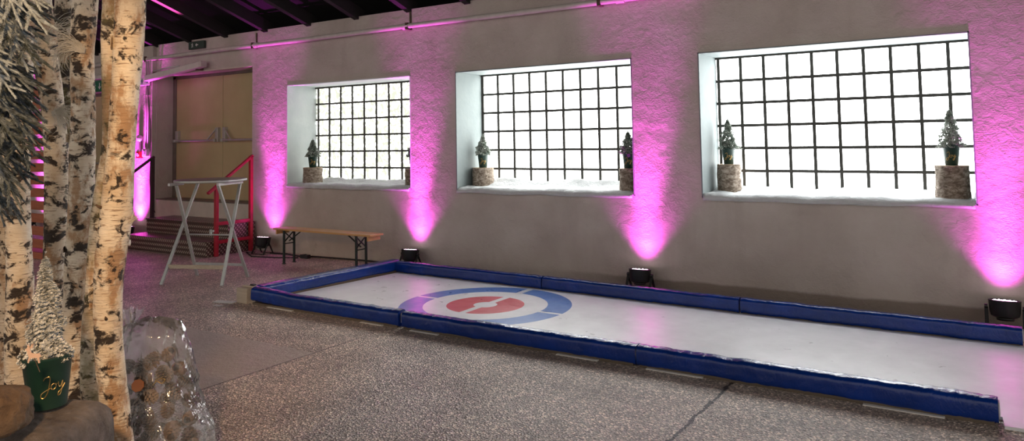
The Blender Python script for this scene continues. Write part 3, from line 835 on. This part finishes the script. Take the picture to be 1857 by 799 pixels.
def joy_strokes():
    """handwritten Joy, unit height, as poly-lines"""
    J = [(.30, .98), (.42, 1.02), (.46, .80), (.42, .40), (.34, .05), (.18, -.22), (.02, -.20), (.02, 0.0), (.20, .16), (.50, .30)]
    J2 = [(.12, .82), (.22, .98), (.44, 1.0)]
    o = [(.66, .56), (.54, .46), (.53, .30), (.62, .20), (.76, .28), (.78, .46), (.66, .56), (.86, .50)]
    y = [(.92, .60), (.94, .36), (1.06, .28), (1.20, .60), (1.16, .20), (1.06, -.16), (.92, -.22), (.94, -.04), (1.14, .12), (1.36, .40)]
    return [J, J2, o, y]
def catmull(P, n=5):
    out = []
    for i in range(len(P) - 1):
        p0, p1, p2, p3 = P[max(i - 1, 0)], P[i], P[i + 1], P[min(i + 2, len(P) - 1)]
        for k in range(n):
            t = k / n
            out.append(tuple(.5 * (2 * b + (c - a) * t + (2 * a - 5 * b + 4 * c - e) * t * t + (3 * b - a - 3 * c + e) * t ** 3) for a, b, c, e in zip(p0, p1, p2, p3)))
    out.append(tuple(P[-1])); return out

def rosette(g, c, s, d, n, rnd, curl=.5):
    d = d.normalized(); a = d.orthogonal().normalized(); b = d.cross(a)
    a0 = rnd.random() * 6.28
    for k in range(n):
        ph = a0 + 2 * PI * k / n
        o = a * math.cos(ph) + b * math.sin(ph)
        tip = c + (o * (1 - curl) + d * curl).normalized() * s * (.8 + .4 * rnd.random())
        w = o.cross(d).normalized() * s * .24
        m1 = (c * .45 + tip * .55) + d * s * .10
        g.add([c, m1 + w, tip, m1 - w], [(0, 1, 2, 3)])

def conifer(t, H, Rb, z0, mat, dens, ls, seed, snow=True):
    rnd = random.Random(seed); g = G(); tw = G()
    tw.tube([(0, 0, z0 - .03), (0, 0, z0 + H * .8)], [.007, .002], 6)
    for k in range(dens):
        f = rnd.random() ** 1.2
        z = z0 - .01 + H * f * .97
        R = Rb * (1 - f) ** .9 * (1 + .12 * math.sin(f * 23 + seed)) + .006
        a = rnd.random() * 6.283; rr = R * (.35 + .65 * rnd.random() ** .5) * (1 + .24 * math.sin(a * 3 + seed + f * 9) + .14 * math.sin(a * 7 + f * 31))
        p = Vector((rr * math.cos(a), rr * math.sin(a), z))
        d = Vector((math.cos(a) * .8, math.sin(a) * .8, .75 + .5 * f))
        rosette(g, p, ls * (1.1 - .35 * f), d, 5, rnd)
    for k in range(26):
        f = .04 + .9 * k / 26; a = rnd.random() * 6.28; R = Rb * (1 - f) ** .75
        tw.tube([(0, 0, z0 + H * f * .9), (R * .85 * math.cos(a), R * .85 * math.sin(a), z0 + H * f + R * .4)], [.0025, .001], 4)
    for k in range(3):
        z = z0 + H * (.9 + .05 * k); rosette(g, Vector((0, 0, z)), ls * .9, Vector((.1, .1, 1)), 5, rnd, .7)
    g.build('foliage', mat, t); tw.build('stem', M['twig'], t)

def pot_parts(t, r0, r1, h, text_dir=None, tw=.0016, ts=.06):
    g = G(); g.lathe([(r0 * .9, .0), (r0, .004), (r1, h - .012), (r1 + .004, h - .008), (r1 + .004, h), (r1 - .003, h), (r1 - .006, h - .02), (r0, .02), (.002, .018)], 36)
    p = g.build('pot', M['pot'], t, smooth=True, auto=.8)
    G().lathe([(r1 - .005, h - .05), (r1 - .005, h - .028), (.002, h - .02)], 24).build('soil', M['soil'], t)
    if text_dir is not None:
        g = G()
        for st_ in joy_strokes():
            pts = []
            for (u, v) in catmull(st_):
                z = h * .46 + (v - .4) * ts; r = r0 + (r1 - r0) * z / h + .0012
                a = text_dir + (u - .7) * ts / r
                pts.append((r * math.cos(a), r * math.sin(a), z))
            g.tube(pts, tw, 5)
        # small star trinkets drawn below the word
        g.build('gold_lettering', M['gold'], p)
    return p

def pot_plant(loc_, label, H, seed, facing, group='potted conifers on the sills'):
    t = thing('potted_conifer', label, 'potted plant', loc_, 0, group)
    pot_parts(t, .050, .070, .185, facing, .0022, .058)
    conifer(t, H, .088, .165, M['plant_sill'], 900, .021, seed)
    return t
# (log centre x,y), log radius, log height, plant height
SILL = [(0, -1.19, .24, .140, .225, .25, 'left'), (0, .775, .22, .122, .22, .25, 'right'),
        (1, 1.80, .36, .136, .235, .25, 'left'), (1, 3.905, .14, .106, .25, .24, 'right'),
        (2, 4.93, .40, .122, .29, .31, 'left'), (2, 6.965, .17, .132, .295, .33, 'right')]
SILL = [s for s in SILL]
names = ['left', 'middle', 'right']
for q, (w_, x, y, r, h, H, side) in enumerate(SILL):
    z = ZB + .034
    lab = 'bark covered log on the %s end of the %s window sill' % (side, names[w_])
    lg = thing('log_stand', lab, 'log', (x, y, z), q * 1.1, 'upright logs on the sills')
    g, e = make_log(r, h, q + 1)
    g.build('bark', M['log_bark'], lg, smooth=True); e.build('cut_face', M['log_end'], lg)
    dirc = math.atan2(CAM.y - y, CAM.x - x)
    pot_plant((x, y, z + h), 'small conifer in a dark green pot on the %s log of the %s window' % (side, names[w_]), H, q + 3, dirc)

# ------------------------------------------------------------------ birch trunks
def trunk(label, pts, d, mat='birch', seed=0, lean=None):
    """pts: picture positions and widths of the trunk axis, at distance d"""
    P = []
    for (px, py, w) in pts:
        P.append((at(px, py, d), w / F_PX * d / 2))
    # carry on to the roof and down to the floor
    up = P[0][0] + ((P[0][0] - P[1][0]).normalized() * .35 + Vector((0, 0, .6)))
    P.insert(0, (up, P[0][1] * .93))
    last = P[-1][0]
    if last.z > .02:
        dv = (P[-1][0] - P[-2][0]); dv = dv * (last.z / max(.05, -dv.z)) if dv.z < -.02 else Vector((0, 0, -last.z))
        fl = last + Vector((dv.x * .5, dv.y * .5, -last.z)); P.append((fl, P[-1][1] * 1.18))
    P = P[::-1]
    Q = catmull([tuple(p) + (r,) for p, r in P], 10)
    base = Vector(Q[0][:3])
    t = thing('birch_trunk', label, 'tree trunk', base, 0, 'birch trunks in the left foreground')
    rnd = random.Random(seed)
    def jit(p, dv, i):
        return 1 + .05 * fbm((p.x * 3 + dv.x * .7, p.y * 3 + dv.y * .7 + seed, p.z * 4), 1, 3) + .035 * fbm((dv.x * 2.2, dv.y * 2.2, p.z * 14 + seed * 3), 1, 3)
    # resample finely
    R = []
    for a, b in zip(Q, Q[1:]):
        for k in range(3): R.append(tuple(x + (y - x) * k / 3 for x, y in zip(a, b)))
    R.append(Q[-1])
    g = G(); g.tube([Vector(q[:3]) - base for q in R], [q[3] for q in R], 28, True, jit)
    tr = g.build('stem', M[mat], t, smooth=True)
    # curls of peeling bark and cut twig stubs
    for k in range(7):
        q = R[rnd.randrange(len(R) // 6, len(R) - 12)]; a = rnd.random() * 6.28
        c = Vector(q[:3]) - base; r = q[3]
        o = Vector((math.cos(a), math.sin(a), 0)); s = Vector((-o.y, o.x, 0))
        if k < 4:
            g = G(); hh = .02 + .05 * rnd.random(); ww = r * (.5 + .5 * rnd.random())
            def fn(u, v): 
                lift = .010 * u * u + .002
                ang = a + (u * ww) / r
                rad = r * .985 + lift * (1.6 if u > .4 else .6)
                return c + Vector((math.cos(ang) * rad, math.sin(ang) * rad, (v - .5) * hh + .004 * math.sin(u * 9 + v * 4)))
            g.grid(8, 3, fn); b = g.build('peeling_bark', M[mat], tr, smooth=True)
            md = b.modifiers.new('thick', 'SOLIDIFY'); md.thickness = .0012
        else:
            g = G(); g.tube([c + o * r * .85, c + o * (r + .010) + Vector((0, 0, .006)), c + o * (r + .022) + Vector((0, 0, .016))], [.008, .006, .003], 8)
            g.build('twig_stub', M['twig'], tr, smooth=True)
    return t
trunk('thick pale birch trunk in front, rightmost of the birch group', [(238, -20, 52), (232, 100, 50), (221, 250, 46), (215, 330, 50), (210, 400, 54), (200, 470, 50), (196, 540, 48), (197, 620, 47), (204, 700, 48), (216, 800, 49)], 3.3, seed=1)
trunk('slender ochre birch trunk close against the left of the rightmost trunk', [(206, -20, 36), (202, 80, 34), (201, 180, 30), (199, 260, 26), (189, 340, 30), (179, 420, 32), (172, 520, 32), (165, 600, 32), (164, 700, 32), (172, 800, 33)], 3.5, 'birch_moss', seed=2)
trunk('birch trunk behind the right side of the front potted conifer', [(155, -20, 43), (149, 100, 39), (151, 200, 40), (149, 300, 42), (147, 400, 44), (141, 500, 44), (136, 600, 40), (134, 700, 34)], 3.9, 'birch_mid', seed=3)
trunk('dark barked birch trunk furthest back, between paler trunks', [(117, -20, 31), (117, 100, 29), (120, 250, 30), (119, 400, 32), (114, 520, 32), (112, 640, 32)], 4.7, 'birch_dark', seed=4)
trunk('birch trunk with white and black bark bending behind the frosted twigs', [(66, -20, 46), (76, 60, 46), (90, 150, 40), (98, 220, 38), (103, 300, 40), (102, 380, 40), (99, 460, 37), (96, 560, 36), (94, 660, 36)], 4.25, 'birch_mid', seed=5)
trunk('birch trunk just left of the front potted conifer, below the fir branches', [(40, -20, 40), (38, 120, 40), (33, 260, 40), (32, 350, 40), (34, 440, 42), (36, 520, 44), (33, 600, 43), (30, 700, 40)], 4.0, 'birch_mid', seed=6)
trunk('birch trunk cut by the left edge of the view', [(10, 0, 34), (9, 200, 34), (8, 400, 35), (6, 520, 36), (3, 640, 36)], 4.3, seed=7)

# ------------------------------------------------------------------ flocked fir at the left edge
def branch_mesh(seed, L=.42, side=True):
    rnd = random.Random(seed); g = G()
    def needles(p, q, n, ln):
        d = (q - p).normalized(); a = d.orthogonal().normalized(); b = d.cross(a)
        for k in range(n):
            t = (k + rnd.random()) / n; c = p + (q - p) * t
            ph = rnd.random() * 6.283
            o = a * math.cos(ph) + b * math.sin(ph)
            o = Vector((o.x, o.y, o.z * .5 + .25))
            dirn = (o * (.45 + .25 * rnd.random()) + d * (.8 + .5 * t)).normalized()
            l = ln * (.7 + .5 * rnd.random()) * (1 - .35 * t)
            w = dirn.cross(Vector((rnd.random() - .5, rnd.random() - .5, rnd.random() - .5))).normalized() * .0019
            n2 = dirn.cross(w).normalized() * .0016
            tip = c + dirn * l; mdp = c + dirn * l * .5
            g.add([c - w, c + w, c + n2 * 2, tip], [(0, 1, 3), (1, 2, 3), (2, 0, 3)])
    def axis(p, q, r):
        g.tube([p, (p + q) / 2, q], [r, r * .7, r * .35], 5)
    p, q = Vector((0, 0, 0)), Vector((L, 0, -.04))
    axis(p, q, .0045); needles(p, q, 640, .030)
    if side:
        for k in range(8):
            t = .12 + .75 * (k + .3 * rnd.random()) / 8; s = 1 if k % 2 else -1
            c = p + (q - p) * t; l = L * (.5 - .33 * t)
            e = c + Vector((l * .75, s * l * .62, -.02 + .05 * (rnd.random() - .5)))
            axis(c, e, .003); needles(c, e, int(330 * l / .2), .027)
    return g
protos = []
fir = thing('flocked_fir', 'frosted artificial fir with drooping branches at the upper left edge', 'fir tree', foot(-170, 2.75))
FB = Vector(fir.location)
G().tube([(0, 0, 0), (.01, 0, 1.2), (0, .01, 2.5), (0, 0, 3.0)], [.06, .05, .035, .02], 12).build('trunk', M['twig'], fir, smooth=True)
rnd = random.Random(11)
base_br = []
for k in range(4):
    base_br.append(branch_mesh(40 + k).build('branch', M['fir'], fir))
def place(o, p, q, roll):
    """aim a branch of length .42 from p to q (world)"""
    p, q = Vector(p), Vector(q); d = q - p; s = d.length / .42; d.normalize()
    up_ = Vector((0, 0, 1)); sdv = up_.cross(d).normalized(); u = d.cross(sdv)
    Rm = Matrix((d, sdv, u)).transposed().to_4x4() @ Matrix.Rotation(roll, 4, 'X')
    o.matrix_local = Matrix.Translation(p - FB) @ Rm @ Matrix.Diagonal((s, s, s, 1))
# tips in the picture, with the direction each tip hangs in
tips = []
for (x, y) in [(72, 168), (90, 158), (60, 150), (84, 120), (76, 250), (66, 228), (50, 300), (62, 296), (30, 312), (12, 300), (46, 262), (36, 220), (18, 240), (8, 200),
               (50, 395), (38, 380), (20, 400), (6, 395), (52, 350), (30, 350), (10, 350), (60, 330), (44, 330), (70, 205), (24, 180), (44, 190), (6, 150), (30, 140), (54, 110),
               (64, 80), (40, 90), (20, 100), (78, 30), (96, 26), (60, 20), (84, 52), (30, 40), (10, 60), (45, 60), (20, 10), (2, 20), (56, 372), (24, 280), (2, 270), (2, 330), (70, 272), (82, 190), (14, 372), (40, 30), (62, 5), (30, 5), (-4, 100), (52, 232)]:
    tips.append((x, y))
for i, (x, y) in enumerate(tips):
    dpt = 2.45 + .45 * rnd.random()
    steep = .55 + .5 * rnd.random() + (.25 if y > 220 else 0) - (.25 if y < 60 else 0)
    ln = 130 + 60 * rnd.random()
    tip = at(x, y, dpt); bs = at(x - ln * math.cos(steep), y - ln * math.sin(steep), dpt + .15 * (rnd.random() - .4))
    if i < 4: o = base_br[i]
    else:
        o = base_br[i % 4].copy(); COL.objects.link(o); o.parent = fir
    place(o, bs, tip, rnd.random() * .8 - .4)
    if y < 130 and i % 3 != 0:
        pass
# the thickly flocked sprays near the top
wb_ = []
for k in range(2): wb_.append(branch_mesh(70 + k, .42).build('flocked_branch', M['fir_white'], fir))
for i, (x, y) in enumerate([(24, 128), (38, 76), (4, 120), (14, 70), (50, 40), (92, 50), (76, 12), (30, 170), (12, 160), (58, 120), (16, 226)]):
    dpt = 2.35 + .2 * rnd.random(); steep = .5 + .6 * rnd.random(); ln = 120 + 40 * rnd.random()
    if i < 2: o = wb_[i]
    else: o = wb_[i % 2].copy(); COL.objects.link(o); o.parent = fir
    place(o, at(x - ln * math.cos(steep), y - ln * math.sin(steep), dpt), at(x, y, dpt), rnd.random())

# wispy frosted grass tufts tied to the trunks
def wisp(label, pa, n, spread, d, seed):
    rnd = random.Random(seed); base = at(pa[0], pa[1], d); g = G()
    for k in range(n):
        a = rnd.uniform(-1., 1.) * spread[1] + spread[0]; L = rnd.uniform(.5, 1.) * spread[2]
        p = base + (RT * rnd.uniform(-1, 1) + UP * rnd.uniform(-1, 1)) * .012; pts = [p.copy()]; bend = spread[3] * rnd.uniform(.35, 1.5); wv = rnd.uniform(0, 6)
        for s in range(7):
            ang = a - (s / 6) * bend + .45 * math.sin(s * 1.7 + wv) * rnd.random()
            p = p + (RT * math.cos(ang) + UP * math.sin(ang) + FW * rnd.uniform(-.3, .3)) * L / 7
            pts.append(p.copy())
        g.tube([q - base for q in pts], [.0015, .0015, .0014, .0013, .0012, .0011, .0009, .0006], 4)
    o = g.build('frosted_grass', M['grass'], loc=base, smooth=True)
    tag(o, label, 'dried grass', kind='stuff')
wisp('tuft of fine frosted grass hanging over the pale birch trunk', (150, 92), 90, (2.5, .45, .24, -1.9), 3.835, 1)
wisp('spray of white frosted strands at the top between trunks', (84, 72), 26, (.9, .35, .30, 1.5), 4.19, 2)
wisp('lower tuft of frosted strands crossing the white and black birch', (97, 205), 100, (.2, .9, .15, 1.2), 4.195, 3)
wisp('small pink lit frosted tuft on the right edge of the rightmost birch', (236, 402), 24, (1.2, .5, .05, .8), 3.30, 4)

# ------------------------------------------------------------------ stone block, sandstone, front pot
def rock(name, label, c, size, seed, mat, rotz=0, amp=.05, power=4):
    bm = bmesh.new(); bmesh.ops.create_icosphere(bm, subdivisions=5, radius=1)
    for v in bm.verts:
        n = v.co.normalized()
        k = (abs(n.x) ** power + abs(n.y) ** power + abs(n.z) ** power) ** (-1 / power)
        p = n * k
        p += n * amp * (fbm((p.x * 1.3 + seed, p.y * 1.3, p.z * 1.3), 1, 5)) + n * amp * .3 * fbm((p.x * 5, p.y * 5 + seed, p.z * 5), 1, 3)
        v.co = Vector((p.x * size[0] / 2, p.y * size[1] / 2, p.z * size[2] / 2 + size[2] / 2))
        if v.co.z < 0: v.co.z = 0
    me = bpy.data.meshes.new(name); bm.to_mesh(me); bm.free()
    for p in me.polygons: p.use_smooth = True
    me.materials.append(M[mat]); o = bpy.data.objects.new(name, me); COL.objects.link(o)
    o.location = c; o.rotation_euler = (0, 0, rotz); tag(o, label, 'stone'); return o
yaw = math.atan2(RT.y, RT.x)
BZ = .60
bc = at(56, 750, 2.80); bc = Vector((bc.x, bc.y, 0))
rock('stone_block', 'large weathered stone block in the lower left corner under the potted conifer', bc, (.46, .44, BZ), 3, 'block', yaw, .035, 7)
sc_ = at(-26, 735, 2.58)
rock('sandstone_rock', 'brown sandstone lump lying on the stone block at the left edge', (sc_.x, sc_.y, BZ + .006), (.27, .20, .165), 9, 'sandstone', yaw + .3, .10, 3.2)
pc_ = at(87, 742, 2.86)
fp = thing('potted_conifer', 'snowy conifer in a dark green pot with gold Joy lettering on the stone block', 'potted plant', (pc_.x, pc_.y, BZ + .010), 0)
fdir = math.atan2(CAM.y - pc_.y, CAM.x - pc_.x)
pot_parts(fp, .064, .084, .195, fdir + .30, .0018, .062)
conifer(fp, .40, .064, .178, M['plant_front'], 3600, .0125, 31)
fp.rotation_euler = (math.radians(1), math.radians(-2), 0)

# reindeer cut-out stuck in the pot
def deer():
    body = [(-.5, .55), (-.42, .70), (-.05, .66), (.22, .72), (.34, .98), (.26, 1.10), (.20, 1.34), (.10, 1.22), (.04, 1.40), (.12, 1.05), (.34, 1.06), (.40, 1.34), (.50, 1.20), (.58, 1.36), (.50, 1.10), (.60, 1.02),
            (.72, .92), (.56, .86), (.50, .62), (.40, .45), (.52, .05), (.42, 0), (.26, .36), (-.22, .38), (-.34, .0), (-.46, .02), (-.40, .38), (-.56, .48)]
    return body
dr = thing('reindeer_pick', 'pale wooden reindeer cut-out in front of the snowy conifer', 'ornament', at(62, 658, 2.62))
Mx = Matrix((RT, UP, -FW)).transposed().to_4x4()
g = G(); g.prism([(a * -.045, b * .05) for a, b in deer()], -.0015, .0015, Mx); g.build('reindeer', M['pink_wood'], dr)
g = G(); g.tube([Mx @ Vector((.0, .02, 0)), Mx @ Vector((.012, -.035, -.012))], .0015, 5); g.build('stick', M['twig'], dr)

# ------------------------------------------------------------------ bag of pine cones
bagc = foot(291, 3.84)
def bag_shape(z, a):
    """radius of the bag at height z (0..H) and angle a, in the camera-facing frame"""
    H = .70; f = max(0, min(1, z / H))
    prof = [(0, .235), (.08, .265), (.25, .235), (.45, .20), (.62, .180), (.78, .168), (.90, .155), (.96, .125), (1, .03)]
    for (a0, r0), (a1, r1) in zip(prof, prof[1:]):
        if a0 <= f <= a1: r = r0 + (r1 - r0) * (f - a0) / (a1 - a0 + 1e-9); break
    r *= 1 + .10 * math.cos(2 * a) + .07 * fbm((math.cos(a) * 1.6, math.sin(a) * 1.6, z * 5), 1, 3) + .05 * fbm((math.cos(a) * 5, math.sin(a) * 5, z * 9 + 4), 1, 3) - .10 * (1 - abs(fbm((a * 2.2 + z * 3, z * 4.5, 3.), 1, 2))) ** 6
    return r
bg = thing('plastic_bag', 'clear plastic bag full of pine cones standing on the floor behind the birch', 'bag', bagc, yaw)
g = G(); NZ, NA = 70, 84; vs = []
for i in range(NZ + 1):
    z = .004 + .70 * i / NZ
    for k in range(NA):
        a = 2 * PI * k / NA; r = bag_shape(z - .004, a)
        shift = -.05 * (z / .7)
        vs.append(Vector((r * math.cos(a) + shift, r * math.sin(a) * .9, z + .02 * (z / .7) * fbm((math.cos(a) * 2, math.sin(a) * 2, 7), 1, 2))))
g.add(vs, [(i * NA + k, i * NA + (k + 1) % NA, (i + 1) * NA + (k + 1) % NA, (i + 1) * NA + k) for i in range(NZ) for k in range(NA)] + [tuple(range(NA))[::-1], tuple(NZ * NA + k for k in range(NA))])
g.build('film', M['bag'], bg, smooth=True)
g = G()
def tuft(u, v):
    a = u * 6.283; r = .016 + .05 * v * (1 + .5 * math.sin(a * 5)) ; return Vector((-.16 + r * math.cos(a) * .8, r * math.sin(a) * .6, .655 + .10 * v + .012 * math.sin(a * 7) * v))
g.grid(40, 8, tuft); g.build('tied_neck', M['bag'], bg, smooth=True)

def cone_mesh(mat, L=.105, R=.043):
    g = G(); n = 78
    g.lathe([(.006, 0), (R * .40, L * .15), (R * .42, L * .45), (R * .25, L * .8), (.004, L * .97)], 10, mi=1)
    for k in range(n):
        f = k / n; a = k * 2.39996
        r = R * math.sin(PI * (.16 + .78 * f)) ** .8; z = L * (.04 + .9 * f)
        o = Vector((math.cos(a), math.sin(a), 0)); s = Vector((-o.y, o.x, 0))
        w = .0125 * (1 - .40 * f)
        ln = max(.008, r * .75)
        d = (o + Vector((0, 0, .15 + .9 * f))).normalized(); c = o * r * .25 + Vector((0, 0, z)); nrm = s.cross(d).normalized()
        t0 = c + d * ln
        m1 = c + d * ln * .55
        g.add([c - s * w * .3, c + s * w * .3, m1 + s * w * .9, m1 - s * w * .9], [(0, 1, 2, 3)], 1)
        q = t0 - nrm * .0035
        g.add([m1 - s * w * .9, m1 + s * w * .9, t0 + s * w * .55, t0 - s * w * .55, q, c - nrm * .004], [(0, 1, 2, 3), (2, 1, 4), (3, 2, 4), (0, 3, 4), (1, 0, 5), (4, 1, 5), (0, 4, 5)])
    return g
rnd = random.Random(5)
cb, sb = math.cos(yaw), math.sin(yaw)
protoc = None; meshes = [cone_mesh(0).build('pine_cone', [M['cone'], M['cone_core']]), cone_mesh(0, .10, .046).build('pine_cone', [M['cone_pale'], M['cone_core']])]
placed = []
for _ in range(9000):
    if len(placed) >= 62: break
    z = rnd.uniform(.06, .53); a = rnd.uniform(-PI, .35); rr = bag_shape(z, a) * rnd.uniform(.25, .78)
    sh = -.05 * z / .7
    lx, ly = rr * math.cos(a) + sh, rr * math.sin(a) * .9
    if z > .45 and lx > .05: continue
    p = Vector((lx, ly, z))
    if any((p - q).length < .086 for q in placed): continue
    placed.append(p)
for i, p in enumerate(placed):
    o = meshes[i] if i < 2 else meshes[1 if rnd.random() < .3 else 0].copy()
    if i >= 2: COL.objects.link(o)
    s = rnd.uniform(.85, 1.05)
    rot = Euler((rnd.uniform(.3, 2.6), rnd.uniform(-.6, .6), rnd.uniform(0, 6.28)))
    ctr_ = rot.to_matrix() @ Vector((0, 0, .05 * s))
    w = Vector((p.x * cb - p.y * sb, p.x * sb + p.y * cb, p.z)) + bagc - ctr_
    o.location = w; o.rotation_euler = rot; o.scale = (s, s, s)
    tag(o, 'brown pine cone among the heap inside the clear plastic bag', 'pine cone', 'pine cones in the bag')
# orange tag and gold cord among the cones
def inbag(lx, ly, z): return Vector((lx * cb - ly * sb, lx * sb + ly * cb, z)) + bagc
o = G().lathe([(.030, 0), (.032, .004), (.030, .008), (.002, .008)], 8).build('gift_tag', M['orange'], loc=inbag(-.045, -.150, .41)); o.rotation_euler = (1.2, .2, yaw)
tag(o, 'orange paper tag among the pine cones in the bag', 'tag')
g = G(); g.tube([Vector(p) for p in catmull([(0, 0, 0), (.02, .0, .018), (.045, .0, .008), (.06, 0, .028), (.03, 0, .030), (.01, 0, .018)], 5)], .0022, 6)
o = g.build('gold_cord', M['gold'], loc=inbag(.035, -.165, .415), smooth=True); o.rotation_euler = (0, 0, yaw); tag(o, 'short gold cord beside the orange tag inside the bag', 'cord')

# ------------------------------------------------------------------ light
w = bpy.data.worlds.new('hall_ambient'); SC.world = w; w.use_nodes = True
bgn = w.node_tree.nodes['Background']; bgn.inputs['Color'].default_value = (1., .92, .85, 1); bgn.inputs['Strength'].default_value = .78
def lamp(kind, name, loc_, target, energy, color, **kw):
    l = bpy.data.lights.new(name, kind); l.energy = energy; l.color = color
    for k_, v_ in kw.items(): setattr(l, k_, v_)
    o = bpy.data.objects.new(name, l); COL.objects.link(o); o.location = loc_
    o.rotation_euler = (Vector(target) - Vector(loc_)).to_track_quat('-Z', 'Y').to_euler(); return o
# warm tree lamp hung up to the left of the viewer
tgt = at(110, 420, 3.4)
lp = at(-60, -260, 1.0)
lamp('SPOT', 'tree_lamp', (CAM.x - .9, CAM.y - .3, 2.7), tgt, 420, (1., .60, .28), spot_size=math.radians(38), spot_blend=.6, shadow_soft_size=.12)
# pink lamp washing the roof timbers at the far left
spot((-4.6, -2.9, .3), (-3.0, -1.55, 3.72), 24000, (1., .09, .48), 21, .25, .05)

SC.view_settings.view_transform = 'Standard'
SC.view_settings.look = 'None'
SC.view_settings.exposure = 0.0
SC.view_settings.gamma = 1.0
SC.view_settings.use_curve_mapping = False
